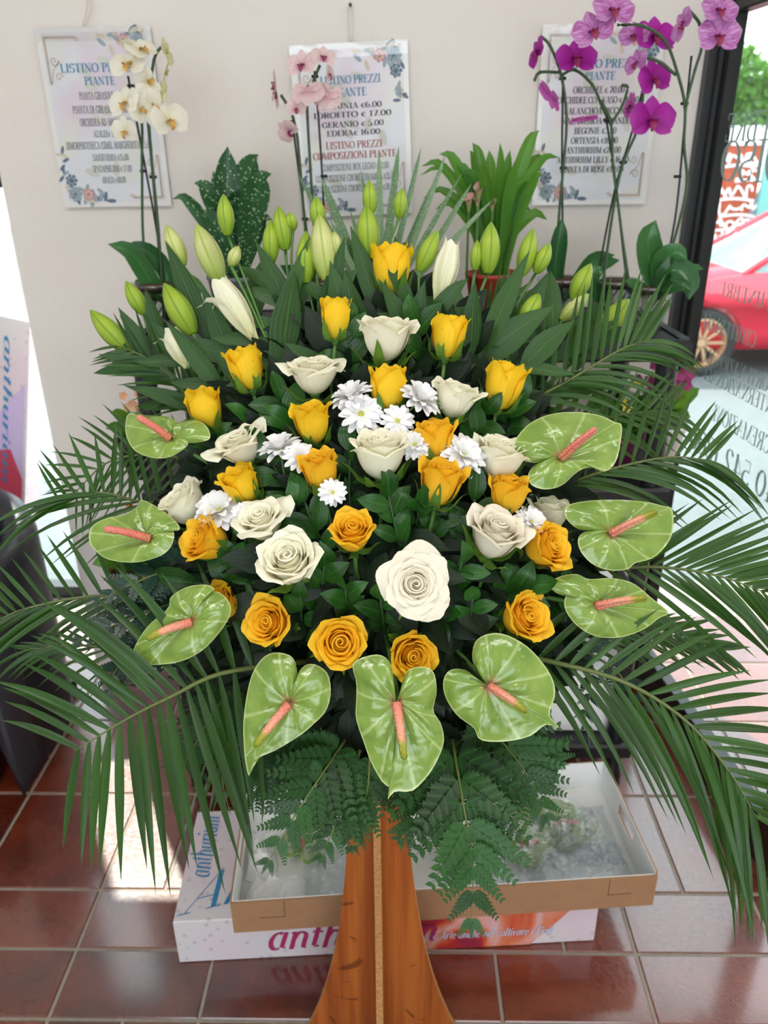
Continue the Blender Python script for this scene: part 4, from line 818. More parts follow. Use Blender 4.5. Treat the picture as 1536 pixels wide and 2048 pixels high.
# ---- anthuriums
def anthurium(outline, base, sp, sptip, lab, nrm=(0, 0, 1), dd=-.06, full=False, tipz=.3):
    d = AD(*base)+dd; c = P(base[0], base[1], d); n = idir(*nrm)
    def proj(x, y):
        r = ray(x, y); return CAMPOS+r*((c-CAMPOS).dot(n)/r.dot(n))
    ol = [proj(*q) for q in outline]; k = len(ol); size = max((q-c).length for q in ol)
    # smooth closed-ish outline
    m = 72; rp = resample(ol, m); t = root('anthurium', tuple(c), lab, 'anthurium', 'green anthuriums in the bouquet')
    rings = [.0, .06, .14, .25, .38, .52, .66, .8, .91, .97, 1.0]; v = []; uv = []; cn = np.array(tuple(c)); nn = np.array(tuple(n))
    for ri, tt in enumerate(rings):
        for j in range(m):
            u = j/(m-1); dv = rp[j]-cn; L = np.linalg.norm(dv)
            q = cn+dv*tt; rel = size*(.050*abs(math.sin(u*math.pi*11+tt*2.5))**.7*math.sin(math.pi*min(1, tt*1.05))+.010*math.sin(u*40+tt*16)*tt*(1-tt)*2)
            cup = size*(.10*tt**1.5-.17*tt**4*(.6+.5*math.sin(u*9)))*.8+size*.05*(u-.5)*tt*(1 if tt < .9 else 1)
            v.append(q+nn*(rel+cup)); uv.append((u, tt))
    f = [(a*m+j, a*m+j+1, (a+1)*m+j+1, (a+1)*m+j) for a in range(len(rings)-1) for j in range(m-1)]
    g = G(); g.add(v, f, uv); part('spathe', g, M_spathe, t)
    s0 = P(sp[0], sp[1], d-.004); s1 = P(sptip[0], sptip[1], d-.022); mid = (s0+s1)/2-IT*-.004+IU*.002; r0 = .0053
    g = G(); g.add(*tube([s0, mid, s1], lambda a: r0*(1.05-.25*a) if a < .9 else r0*.82*math.sqrt(max(.02, 1-((a-.9)/.1)**2)), 22, 12)); part('spadix', g, M_spad2 if full else M_spad, t, label='pink spadix' if full else 'pink spadix with olive tip')
    bk = c-n*.004; g = G(); g.add(*tube([bk, bk-n*.05+IU*.0, Vector((SX, SY, 1.03))+(bk-Vector((SX, SY, 1.03)))*.4, Vector((SX, SY, 1.0))], .0032, 10, 6)); part('stem', g, M_stem, t)
anthurium([(347, 869), (356, 850), (352, 840), (385, 835), (408, 848), (416, 872), (398, 882), (365, 884), (352, 872), (378, 884), (376, 898), (345, 917), (312, 919), (275, 905), (256, 880), (249, 850), (256, 824), (290, 828), (330, 830), (350, 842), (347, 866)], (345, 876), (340, 877), (273, 832), 'uppermost green anthurium on the left, beside a yellow rose', (-.3, .35, 1), full=True)
anthurium([(297, 1069), (330, 1052), (349, 1059), (352, 1049), (334, 1030), (306, 1010), (279, 998), (271, 1014), (248, 1030), (216, 1038), (189, 1055), (184, 1081), (193, 1100), (220, 1120), (267, 1126), (310, 1116), (334, 1100), (344, 1077), (341, 1057), (322, 1046), (302, 1050), (298, 1068)], (300, 1077), (300, 1077), (206, 1057), 'green anthurium with folded peak at the left edge of the bouquet', (-.35, .3, 1), full=True)
anthurium([(380, 1235), (384, 1202), (400, 1188), (431, 1184), (453, 1206), (455, 1229), (439, 1260), (404, 1300), (361, 1323), (306, 1330), (279, 1327), (261, 1335), (267, 1315), (279, 1284), (302, 1249), (337, 1217), (341, 1194), (369, 1175), (400, 1169), (420, 1173), (423, 1182), (395, 1190), (381, 1230)], (384, 1241), (382, 1244), (291, 1278), 'green anthurium at lower left pointing down left', (-.25, .1, 1))
anthurium([(1118, 913), (1085, 922), (1054, 917), (1034, 895), (1039, 869), (1067, 840), (1107, 824), (1156, 822), (1200, 831), (1227, 846), (1239, 853), (1237, 882), (1227, 926), (1205, 946), (1176, 937), (1152, 946), (1125, 970), (1094, 977), (1067, 968), (1059, 948), (1072, 928), (1098, 919), (1116, 918)], (1122, 916), (1121, 917), (1194, 856), 'uppermost green anthurium on the right, largest of that side', (.25, .35, 1), full=True)
anthurium([(1218, 1057), (1169, 1059), (1143, 1041), (1136, 1021), (1147, 1006), (1187, 999), (1245, 998), (1298, 1004), (1324, 1012), (1340, 1019), (1341, 1054), (1331, 1085), (1302, 1116), (1267, 1127), (1253, 1139), (1222, 1141), (1191, 1130), (1169, 1108), (1160, 1085), (1165, 1068), (1187, 1059), (1216, 1063)], (1220, 1066), (1221, 1068), (1316, 1023), 'middle green anthurium of the three on the right', (.3, .2, 1))
anthurium([(1180, 1181), (1138, 1192), (1112, 1181), (1107, 1165), (1129, 1152), (1160, 1148), (1183, 1158), (1222, 1156), (1258, 1163), (1280, 1178), (1298, 1196), (1331, 1224), (1311, 1236), (1289, 1254), (1258, 1269), (1222, 1276), (1187, 1271), (1156, 1251), (1136, 1223), (1133, 1201), (1143, 1185), (1169, 1181), (1187, 1194)], (1193, 1208), (1193, 1212), (1295, 1196), 'lowest green anthurium of the three on the right', (.3, .1, 1))
anthurium([(580, 1396), (587, 1378), (592, 1350), (582, 1318), (550, 1308), (523, 1318), (502, 1350), (491, 1396), (486, 1451), (489, 1496), (493, 1523), (501, 1548), (512, 1517), (555, 1496), (600, 1469), (623, 1451), (651, 1423), (661, 1387), (655, 1350), (632, 1332), (610, 1332), (594, 1350), (589, 1382), (582, 1400)], (580, 1406), (577, 1409), (508, 1495), 'green anthurium in the bottom row, left of the stand', (-.1, -.05, 1))
anthurium([(787, 1397), (780, 1364), (785, 1341), (769, 1318), (742, 1315), (705, 1332), (712, 1369), (712, 1405), (712, 1441), (728, 1487), (742, 1523), (764, 1560), (783, 1575), (775, 1594), (790, 1577), (824, 1576), (856, 1546), (878, 1510), (888, 1478), (881, 1446), (867, 1423), (874, 1387), (869, 1350), (851, 1337), (819, 1341), (805, 1364), (798, 1394)], (793, 1402), (793, 1405), (809, 1521), 'long green anthurium hanging over the top of the wooden stand', (0, -.1, 1), dd=-.07)
anthurium([(972, 1362), (956, 1346), (947, 1318), (954, 1286), (979, 1271), (1011, 1271), (1052, 1291), (1084, 1323), (1106, 1359), (1109, 1391), (1097, 1428), (1115, 1452), (1088, 1446), (1056, 1469), (1006, 1480), (960, 1478), (947, 1455), (915, 1432), (892, 1396), (888, 1364), (901, 1343), (929, 1341), (956, 1357), (970, 1369)], (976, 1370), (979, 1373), (1054, 1425), 'broad green anthurium in the bottom row, right of the stand', (.1, -.05, 1))
# ---- wrapped anthuriums in the tray
def wrapped(x, y, s, rot, lab):
    c = TP(x, y, .03); t = root('wrapped_anthurium', tuple(c), lab, 'anthurium', 'anthuriums wrapped in the tray'); M = Matrix.Translation(c) @ Matrix.Rotation(rot, 4, 'Z') @ Matrix.Rotation(R(18), 4, 'X') @ Matrix.Scale(s, 4)
    heart = lambda a: .55+.12*math.cos(a)-.35*max(0, math.cos(a-math.pi))**14+.25*max(0, math.cos(a))**16
    m = 36; v = []; uv = []
    for tt in (0, .15, .35, .6, .85, 1):
        for j in range(m+1):
            a = -math.pi+2*math.pi*j/m; r = heart(a)*tt; v.append(M @ Vector((r*math.cos(a), r*math.sin(a), .08*tt-.12*tt**3+.02*math.sin(a*9)*tt))); uv.append((j/m, tt))
    g = G(); g.add(v, [(a*(m+1)+j, a*(m+1)+j+1, (a+1)*(m+1)+j+1, (a+1)*(m+1)+j) for a in range(5) for j in range(m)], uv); part('spathe', g, M_spathe, t)
    g = G(); g.add(*tube([M @ Vector((0, 0, .03)), M @ Vector((.3, 0, .12)), M @ Vector((.5, .02, .1))], .0055, 8, 8)); part('spadix', g, M_spad2, t, label='pink spadix')
    r = random.Random(int(x*1000)); g = G(); v = []; m = 16
    for a in range(5):
        for j in range(m+1):
            q = -math.pi+2*math.pi*j/m; rr = heart(q)*1.12*math.sin((a+.5)/5*1.5); v.append(M @ Vector((rr*math.cos(q), rr*math.sin(q), .28*math.cos((a)/5*1.5)+r.uniform(-.02, .02))))
    g.add(v, [(a*(m+1)+j, a*(m+1)+j+1, (a+1)*(m+1)+j+1, (a+1)*(m+1)+j) for a in range(4) for j in range(m)]); part('cellophane_wrap', g, M_cello, t, False, label='clear glossy wrap')
wrapped(TL-.16, .20, .11, R(-10), 'wrapped green anthurium nearest the handle hole of the tray')
wrapped(TL-.25, .14, .085, R(10), 'wrapped green anthurium second from the right end of the tray')
wrapped(TL-.20, .26, .08, R(150), 'wrapped green anthurium at the far side of the tray')
wrapped(TL-.37, .15, .09, R(160), 'wrapped green anthurium half under the big fern in the tray')
wrapped(.13, .17, .085, R(80), 'green anthurium behind the tissue paper in the tray')
# ---- chrysanthemums
def mum_meshes():
    ms = []
    for k, (lift, L) in enumerate(((.12, 1.0), (.45, .85), (.9, .6))):
        g = G(); g.add(*blade([(.08, 0, 0), (.4*L, 0, .25*lift), (.75*L, 0, .5*lift), (1.0*L, 0, .6*lift-.06)], [.05, .14, .17, .16, .05], (0, 0, 1), .3, n=6)); ms.append(g.mesh('petal', M_mum))
    g = G(); g.add(*lathe([(0, .1), (.1, .09), (.14, .04), (.12, 0), (0, -.02)], 12)); return ms, g.mesh('flower_centre', M_mumc)
MUM, MUMC = mum_meshes()
def mum(px, py, wpx, axis, lab, full=True, dd=-.004):
    d = AD(px, py)+dd; s = wpx*d/F*.6; ax = idir(*axis); c = P(px, py, d); t = root('chrysanthemum', tuple(c), lab, 'chrysanthemum', 'white chrysanthemums in the bouquet')
    M = Matrix.Translation(c) @ frame(ax, IR) @ Matrix.Scale(s, 4); r = random.Random(px)
    for ring, n in ((0, 15), (1, 13 if full else 9), (2, 10 if full else 0)):
        for j in range(n): inst('petal', MUM[ring], M @ Matrix.Rotation(j*6.283/n+ring*.4+r.uniform(-.1, .1), 4, 'Z') @ Matrix.Rotation(R(r.uniform(-10, 10)), 4, 'Y'), t)
    inst('flower_centre', MUMC, M, t); g = G(); g.add(*tube(stem_to_core(c-ax*.004, ax), .0015, 7, 5)); part('stem', g, M_stem, t)
for a in [(705, 795, 82, (-.3, .8, .5), 'white chrysanthemum at top left of the cluster under the wide cream rose'), (722, 828, 76, (.1, .3, 1), 'white chrysanthemum just left of the upright yellow rose', False), (838, 800, 84, (.5, .7, .6), 'white chrysanthemum right of the upright yellow rose'), (795, 842, 60, (.2, .3, 1), 'small white chrysanthemum below the upright yellow rose', False),
          (560, 898, 78, (-.2, .9, .5), 'white chrysanthemum right of the left cream rose'), (600, 915, 60, (.1, .4, 1), 'small white chrysanthemum above the golden rose left of centre'), (925, 912, 84, (.4, .5, .9), 'white chrysanthemum between golden rose and right cream rose'), (830, 890, 60, (-.2, .4, 1), 'small white chrysanthemum peeking between central cream and golden roses'),
          (440, 1022, 90, (-.1, .6, .8), 'white chrysanthemum cluster above the golden browned rose at left'), (490, 1032, 50, (.3, .3, .9), 'small white chrysanthemum left of a cream rose, lower left'), (1062, 1045, 64, (.3, .5, .8), 'white chrysanthemum between the frilled cream rose and orange yellow rose'), (665, 985, 50, (.2, .2, 1), 'tiny white chrysanthemum under the golden rose left of centre', False)]: mum(*a)
# ---- lilies
def budgeo(g, p0, p1, wd, open_=0, mi=0):
    n, seg = 14, 24; p = resample([p0, (p0+p1)/2+IT*.003, p1], n); t = unit(np.gradient(p, axis=0)); v = []; uv = []
    for i in range(n):
        a = i/(n-1); prof = math.sin(math.pi*min(1, .07+.93*a)**.92)**.72 if a < .985 else .05
        ref = np.array(tuple(IT)); x = np.cross(t[i], ref); x /= np.linalg.norm(x); y = np.cross(x, t[i])
        for j in range(seg+1):
            an = 2*math.pi*j/seg; r = wd/2*prof*(1+.055*math.cos(3*an)+.02*math.cos(6*an)); v.append(p[i]+(x*math.sin(an)+y*math.cos(an))*r); uv.append((j/seg, a))
    k = seg+1; g.add(v, [(i*k+j, i*k+j+1, (i+1)*k+j+1, (i+1)*k+j) for i in range(n-1) for j in range(seg)], uv, mi)
def lily(stem, buds, lab, nl=9, seed=0, extra=(), dd=.05, LL=150, side=1):
    """stem: node pixel; buds: (tip xy, base xy, width px, kind)"""
    r = random.Random(seed+100); nx, ny = stem; D = AD(nx, ny)+dd; node = P(nx, ny, D); core = Vector((SX, SY+.02, 1.05))
    t = root('lily', tuple(node), lab, 'lily', 'lilies at the top of the bouquet')
    sp = [node, node+(core-node)*.4-IT*.015, core]; g = G(); g.add(*tube(sp, .0034, 10, 6))
    for (tip, bs, wd, kd) in buds:
        dB = D+.012*r.uniform(-1, 1)-.005; b0 = P(bs[0], bs[1], dB); g.add(*tube([node+(core-node)*r.uniform(0, .1), (node+b0)/2+IU*.005, b0], [.0022, .0018, .0024], 8, 6))
    part('stem', g, M_stem, t)
    for (tip, bs, wd, kd) in buds:
        dB = D-.005; b0 = P(bs[0], bs[1], dB); b1 = P(tip[0], tip[1], dB-.005); s = dB/F
        if kd in 'gp':
            g = G(); budgeo(g, b0, b1, wd*s); part('bud', g, M_bud if kd == 'g' else M_budp, t, label='pale opening bud' if kd == 'p' else None)
        else:                                                    # opening white trumpet: six petals
            ax = (b1-b0); L = ax.length; ax.normalize(); fr = frame(ax, IR).to_3x3()
            for j in range(6):
                an = j*math.pi/3+.3; rd = fr @ Vector((math.cos(an), math.sin(an), 0)); ww = wd*s*.5; fl = .0 if kd == 'w' else (.9 if j in (2, 3) else .12)
                tipo = .55*ww+(fl*L*.38); z = [b0, b0+ax*L*.3+rd*ww*.62, b0+ax*L*.62+rd*ww*.85, b0+ax*L*(.9-.12*(fl > .5))+rd*(ww*.6+fl*L*.16), b0+ax*L*(1.03-.25*(fl > .5)-.05*(j % 3))+rd*tipo]
                g = G(); g.add(*blade(z, [ww*.25, ww*.62, ww*.74, ww*.42, 0], rd, -.35, n=10, cols=(-1, -.5, 0, .5, 1))); part('petal', g, M_lilyw, t)
    # leaves up the stem
    ax0 = (node-core).normalized()
    for k in range(nl):
        a = k/max(1, nl-1); b0 = node+(core-node)*(a*.55-.02); up = ax0; sd = 1 if k % 2 else -1
        an = R(r.uniform(22, 58))*sd; lat = IT.cross(up).normalized(); dr = (up*math.cos(an)-lat*math.sin(an)+IT*r.uniform(-.15, .35)).normalized(); L = LL*r.uniform(.75, 1.15)*D/F; ww = L*r.uniform(.085, .125)
        g = G(); g.add(*blade([b0, b0+dr*L*.4+Vector((0, 0, .004)), b0+dr*L*.75, b0+dr*L-Vector((0, 0, L*r.uniform(0, .14)))], [.15*ww, .8*ww, ww, .85*ww, .5*ww, 0], (IT+up*.3+lat*r.uniform(-.6, .6)), r.uniform(.1, .35), n=9, twist=r.uniform(-.5, .5))); part('leaf', g, M_lily, t)
    for (x0, y0, x1, y1, ww) in extra:
        e0 = P(x0, y0, D-.004); e1 = P(x1, y1, D-.03); md = (e0+e1)/2+IU*.004
        g = G(); g.add(*blade([e0, md, e1], [.15*ww, .8*ww, ww, .8*ww, .45*ww, 0] if False else [q*ww*D/F for q in (.1, .4, .5, .42, .22, 0)], IT+IR*r.uniform(-.3, .3), .22, n=10)); part('leaf', g, M_lily, t)
lily((318, 745), [((180, 620), (256, 702), 42, 'g'), ((252, 562), (288, 628), 33, 'g')], 'lily stem with two green buds reaching furthest left', 6, 1, [(365, 770, 196, 708, 42), (305, 735, 236, 614, 34), (330, 720, 290, 575, 34), (430, 830, 245, 770, 34)])
lily((420, 735), [((328, 566), (386, 668), 50, 'g'), ((338, 655), (374, 736), 50, 'o')], 'lily with one fat green bud and a white opening flower on the left', 8, 2, [(355, 720, 298, 640, 30), (500, 820, 400, 560, 52), (455, 800, 330, 640, 40)])
lily((440, 640), [((333, 450), (366, 532), 38, 'p'), ((393, 448), (440, 562), 50, 'p')], 'lily with two pale ribbed buds beside the white orchid stakes', 9, 3, [(420, 690, 330, 480, 44), (470, 700, 560, 470, 50)])
lily((540, 700), [((447, 388), (455, 470), 34, 'g'), ((432, 558), (512, 682), 60, 'o'), ((478, 492), (462, 532), 26, 'p')], 'lily with a tall green bud above a split white flower', 9, 4, [(560, 740, 590, 540, 66), (540, 720, 620, 470, 40)])
lily((580, 610), [((541, 440), (543, 524), 34, 'g'), ((556, 412), (571, 500), 37, 'g'), ((579, 425), (586, 462), 26, 'g')], 'lily with three green buds left of the pale opening bud', 8, 5, [(600, 670, 510, 480, 44)])
lily((630, 640), [((612, 462), (612, 566), 40, 'g'), ((632, 393), (638, 455), 32, 'g')], 'lily with a slim bud in front and one bud behind, left of centre', 8, 6, [(640, 700, 690, 470, 44)])
lily((680, 640), [((638, 428), (655, 560), 52, 'p'), ((668, 462), (676, 516), 26, 'p')], 'lily with the long yellowish bud near the middle price list', 8, 7, [(700, 700, 660, 520, 50), (720, 720, 690, 540, 60)])
lily((745, 590), [((733, 408), (738, 520), 48, 'g'), ((738, 360), (741, 430), 30, 'g'), ((804, 376), (798, 436), 28, 'g')], 'lily with the highest green buds above the top yellow rose', 8, 8, [(760, 640, 700, 450, 40), (800, 640, 790, 470, 44)])
lily((835, 660), [((876, 460), (838, 542), 36, 'g'), ((905, 480), (874, 615), 56, 'w')], 'lily with white half open flower right of the top yellow rose', 9, 9, [(820, 700, 850, 560, 40), (840, 720, 760, 560, 46)])
lily((930, 680), [((982, 444), (976, 546), 43, 'g'), ((955, 480), (950, 540), 24, 'g')], 'lily with a plump green bud in front of the calla plant', 9, 10, [(960, 720, 1060, 500, 44), (940, 720, 950, 560, 40)])
lily((1000, 680), [((1066, 457), (1044, 550), 38, 'g'), ((1100, 486), (1072, 546), 32, 'g')], 'lily with a close pair of green buds right of the calla plant', 9, 11, [(1010, 720, 1100, 540, 50)])
lily((1020, 720), [((1080, 584), (1040, 655), 42, 'g')], 'lily with a single short bud low behind the palm on the right', 8, 12, [(930, 740, 1110, 610, 66), (1040, 740, 1150, 640, 50)])
lily((1100, 700), [((1182, 527), (1146, 598), 38, 'g'), ((1178, 588), (1122, 640), 32, 'p')], 'lily with green bud and pale bud under the magenta orchids', 8, 13, [(1110, 720, 1235, 640, 44)])
lily((1140, 730), [((1258, 598), (1202, 668), 44, 'g')], 'lily with one green bud reaching furthest right over the shelf', 8, 14, [(1150, 740, 1190, 600, 60), (1180, 700, 1280, 650, 30)])
# ---- palm fronds
def palm(rach, La, Lb, lab, n=22, aa=(75, 30), ab=(75, 30), droop=(.12, .22), wpx=13, seed=0, nrm=(0, .15, 1), mat=None):
    r = random.Random(seed+50); n = int(n*.85); pts = [P(x, y, d+(.10 if seed not in (1, 8) else .03)) for x, y, d in rach]; rp = resample(pts, 40); tg = unit(np.gradient(rp, axis=0))
    t = root('palm_frond', tuple(pts[0]), lab, 'palm frond', 'palm fronds of the bouquet')
    g = G(); g.add(*tube(pts, lambda a: .0032*(1-a)+.0007, 20, 6)); part('midrib', g, M_rib, t)
    N = np.array(tuple(idir(*nrm)))
    for k in range(n):
        a = .12+.86*(k/(n-1)); idx = a*39; i0 = int(idx); p0 = rp[i0]*(1-(idx-i0))+rp[min(39, i0+1)]*(idx-i0); T = tg[i0]; Sd = np.cross(N, T); Sd /= np.linalg.norm(Sd)
        env = (.62+.38*min(1, a/.35))*(1-.5*max(0, (a-.55)/.45)**1.3)
        for sgn, L0, (a0, a1), dr in ((1, La, aa, droop[0]), (-1, Lb, ab, droop[1])):
            if L0 <= 0: continue
            d = np.linalg.norm(p0-np.array(tuple(CAMPOS)))*.97; L = L0*env*r.uniform(.88, 1.06)*d/F; an = R(a0+(a1-a0)*a+r.uniform(-4, 4))
            dv = T*math.cos(an)+Sd*sgn*math.sin(an)+N*r.uniform(-.12, .18); dv /= np.linalg.norm(dv); gv = np.array([0, 0, -1.])*L*dr
            q = [p0, p0+dv*L*.33+gv*.08, p0+dv*L*.66+gv*.4, p0+dv*L*.97+gv*1.0]; ww = wpx*.43*d/F*(.8+.3*env)*r.uniform(.85, 1.15)
            g = G(); g.add(*blade(q, [ww*.35, ww*.9, ww, ww*.95, ww*.75, ww*.4, 0], N+np.array([r.uniform(-.5, .5), 0, r.uniform(-.3, .5)]), .35, n=9)); part('leaflet', g, mat or M_palm, t)
palm([(640, 1320, .99), (450, 1345, .94), (345, 1392, .91), (250, 1440, .88), (150, 1502, .86)], 350, 350, 'large palm frond at lower left with leaflets hanging over the floor tiles', 22, (100, 55), (82, 62), (.06, .18), 19, 1)
palm([(600, 1180, 1.02), (430, 1190, 1.0), (290, 1188, .98), (160, 1195, .96), (50, 1218, .94), (-15, 1245, .93)], 250, 150, 'palm frond at left with short pale shiny leaflets on top', 24, (25, 12), (70, 62), (.3, .05), 11, 2)
palm([(560, 1000, 1.06), (420, 1010, 1.04), (290, 1005, 1.02), (200, 985, 1.0), (110, 1000, .98)], 260, 170, 'palm frond at left arching towards the standing carton', 22, (20, 12), (80, 70), (.28, .03), 11, 3)
palm([(520, 960, 1.14), (400, 925, 1.12), (300, 910, 1.1), (215, 925, 1.1), (150, 985, 1.1)], 150, 150, 'palm frond at left standing furthest back near the shelf leg', 20, (60, 40), (60, 40), (.2, .1), 8, 4)
palm([(600, 880, 1.16), (470, 830, 1.14), (380, 780, 1.12), (300, 720, 1.1), (235, 690, 1.1)], 130, 140, 'palm frond at upper left under the leftmost lily buds', 18, (50, 30), (50, 30), (.08, .02), 9, 5)
palm([(620, 1300, 1.0), (440, 1285, .98), (280, 1300, .97), (150, 1290, .96), (50, 1300, .95)], 160, 90, 'thin palm frond at left sweeping over the armchair', 20, (22, 14), (30, 18), (.3, .05), 8, 6)
palm([(700, 1290, 1.02), (600, 1390, 1.0), (520, 1460, .98), (430, 1520, .97)], 190, 230, 'dark palm frond at lower left behind the bottom row anthurium', 18, (60, 40), (55, 35), (.1, .2), 14, 7)
palm([(940, 1290, .99), (1110, 1325, .96), (1250, 1365, .93), (1370, 1440, .91), (1460, 1545, .89), (1515, 1640, .88)], 230, 330, 'large palm frond at lower right drooping over the tray', 28, (62, 40), (42, 22), (.10, .32), 16, 8)
palm([(980, 1130, 1.02), (1150, 1140, .99), (1310, 1134, .97), (1430, 1150, .95), (1530, 1185, .94)], 250, 290, 'palm frond pointing straight right between the two lower right anthuriums', 24, (36, 26), (44, 30), (.0, .10), 15, 9)
palm([(920, 1060, 1.07), (1080, 990, 1.05), (1200, 945, 1.03), (1330, 915, 1.02), (1420, 920, 1.01)], 190, 250, 'palm frond at right crossing the shelf leg with curled tip', 24, (70, 55), (30, 16), (.02, .40), 12, 10)
palm([(850, 920, 1.10), (1000, 835, 1.05), (1130, 765, 1.02), (1240, 700, 1.0), (1300, 680, 1.0)], 215, 200, 'palm frond at upper right fanning upward in front of the top shelf', 26, (72, 40), (32, 22), (.02, .35), 12, 11)
palm([(880, 1230, 1.03), (1060, 1262, 1.0), (1220, 1258, .98), (1340, 1270, .97), (1440, 1300, .96)], 120, 160, 'palm frond at right just under the lowest right anthurium', 20, (35, 20), (30, 16), (.05, .1), 13, 12)
palm([(860, 1000, 1.16), (980, 900, 1.15), (1100, 860, 1.14), (1240, 830, 1.13), (1330, 820, 1.12)], 150, 180, 'palm frond at right behind the uppermost right anthurium', 20, (60, 40), (40, 22), (.02, .3), 12, 13)
palm([(840, 880, 1.2), (920, 760, 1.19), (970, 680, 1.18), (1010, 610, 1.18)], 150, 170, 'narrow palm frond rising behind the right cream roses', 16, (30, 20), (30, 20), (.02, .03), 12, 14)
# ---- leather ferns
def pinna_mesh(mat, seed):
    r = random.Random(seed); g = G(); n = 8
    g.add(*tube([(0, 0, 0), (.5, 0, .02), (1, 0, 0)], [.012, .009, .002], 4, 4))
    for k in range(n):
        a = .06+.88*k/(n-1); L = .33*(1-.74*a)*(1 if k else .8)
        for sg in (1, -1):
            b = Vector((a, 0, .01)); d = Vector((math.cos(R(48)), sg*math.sin(R(48)), .06*r.random())).normalized(); sd = Vector((-d.y, d.x, 0))
            m = 5; v = [b]; 
            for sgn in (1, -1):
                q = []
                for i in range(1, m+1):
                    u = i/m; w_ = L*.30*math.sin(math.pi*min(.97, u*.85+.12)); q.append(b+d*L*(u-.10)+sd*sgn*w_*.82); q.append(b+d*L*(u)+sd*sgn*w_*1.12)
                if sgn == 1: up = q
                else: dn = q
            mid = [b+d*L*(i/(m))+Vector((0, 0, .009)) for i in range(m+1)]; 
            vs = mid+up+dn; f = []
            for s_, off in ((1, m+1), (-1, m+1+2*m)):
                for i in range(m):
                    a0, a1 = i, i+1; u0 = off+2*i; 
                    tri = [(a0, u0, u0+1), (a0, u0+1, a1)] + ([(a0, off+2*i-1, u0)] if i else [])
                    f += tri if s_ == 1 else [q_[::-1] for q_ in tri]
            tip = len(vs); vs.append(b+d*L*1.12); f += [(m, m+1+2*m-1, tip), (m, tip, m+1+4*m-1)]
            g.add([tuple(x) for x in vs], f, [(.5+(.3 if i > m else 0), .5) for i in range(len(vs))])
    return g.mesh('pinna', mat)
PIN = {0: [pinna_mesh(M_fern, i) for i in range(3)], 1: [pinna_mesh(M_ferndk, i+5) for i in range(3)]}
def fern(rach, wpx, lab, n=13, nrm=(0, .1, 1), dk=0, seed=0, fwd=52, droopy=.0, group='leather ferns of the bouquet'):
    r = random.Random(seed+9); pts = [P(x, y, d) for x, y, d in rach]; rp = resample(pts, 40); tg = unit(np.gradient(rp, axis=0)); N = Vector(idir(*nrm))
    n = max(6, int(n*.68)); wpx *= 1.25; t = root('fern_frond', tuple(pts[0]), lab, 'fern', group); g = G(); g.add(*tube(pts, lambda a: .0018*(1-a)+.0005, 14, 5)); part('midrib', g, M_rib, t)
    for k in range(n):
        a = .10+.86*k/(n-1); i0 = int(a*39); p0 = Vector(rp[i0]); T_ = Vector(tg[i0]); Sd = N.cross(T_).normalized(); L = wpx*(1-.82*a**1.2)*rach[0][2]/F*r.uniform(.92, 1.05)
        for sg in (1, -1):
            an = R(fwd-12*a+r.uniform(-4, 4)); d = (T_*math.cos(an)+Sd*sg*math.sin(an)+N*r.uniform(-.12, .12)+Vector((0, 0, -droopy))).normalized(); nz = (N+Sd*sg*r.uniform(-.1, .35)).normalized(); y = nz.cross(d).normalized(); z = d.cross(y)
            M = Matrix(((d.x, y.x, z.x, p0.x), (d.y, y.y, z.y, p0.y), (d.z, y.z, z.z, p0.z), (0, 0, 0, 1))) @ Matrix.Diagonal((L, L*1.05, L, 1))
            inst('pinna', PIN[dk][r.randrange(3)], M, t)
    M = Matrix.Translation(Vector(rp[38])) @ Matrix(((tg[-1][0], Sd.x, N.x), (tg[-1][1], Sd.y, N.y), (tg[-1][2], Sd.z, N.z))).to_4x4() @ Matrix.Scale(wpx*.14*rach[0][2]/F, 4); inst('pinna', PIN[dk][0], M, t)
fern([(905, 1480, .98), (925, 1600, .93), (945, 1720, .90), (943, 1858, .885)], 150, 'leather fern hanging lowest, its tip in front of the tray', 13, seed=1)
fern([(950, 1420, 1.0), (1010, 1490, .97), (1060, 1560, .95), (1095, 1640, .94)], 120, 'leather fern fanning right below the bottom right anthurium', 12, seed=2)
fern([(930, 1440, 1.0), (1010, 1480, .98), (1090, 1510, .97), (1115, 1530, .97)], 100, 'leather fern pointing right under the bottom right anthurium tip', 10, seed=3)
fern([(860, 1500, 1.0), (850, 1560, .97), (830, 1640, .95), (800, 1680, .94)], 95, 'leather fern just right of the wooden stand top', 11, seed=4)
fern([(690, 1480, 1.0), (650, 1540, .96), (590, 1630, .93), (530, 1735, .92)], 120, 'leather fern at lower left with its tip over the tissue paper', 13, seed=5)
fern([(640, 1460, 1.02), (590, 1510, .99), (530, 1560, .97), (478, 1600, .96)], 100, 'leather fern spreading left below the bottom left anthurium', 12, seed=6)
fern([(720, 1500, .99), (700, 1580, .96), (670, 1650, .94), (640, 1720, .93)], 95, 'leather fern left of the stand, ending above the left board', 12, seed=7)
fern([(740, 1510, .98), (735, 1580, .96), (715, 1640, .95), (705, 1700, .94)], 80, 'short leather fern covering the left side of the stand top', 10, seed=8)
fern([(660, 1440, 1.05), (600, 1470, 1.03), (520, 1500, 1.02), (455, 1540, 1.0)], 90, 'dark leather fern behind the bottom left anthurium', 10, seed=9)
fern([(420, 1130, 1.04), (340, 1140, 1.02), (260, 1170, 1.0), (190, 1205, .99)], 85, 'blue green fern between the two lower left anthuriums', 12, dk=1, seed=10, nrm=(0, .6, 1))
fern([(410, 1190, 1.04), (320, 1215, 1.02), (230, 1250, 1.0), (150, 1285, .99)], 90, 'blue green fern with pale glints left of the lower left anthurium', 12, dk=1, seed=11, nrm=(-.2, .5, 1))
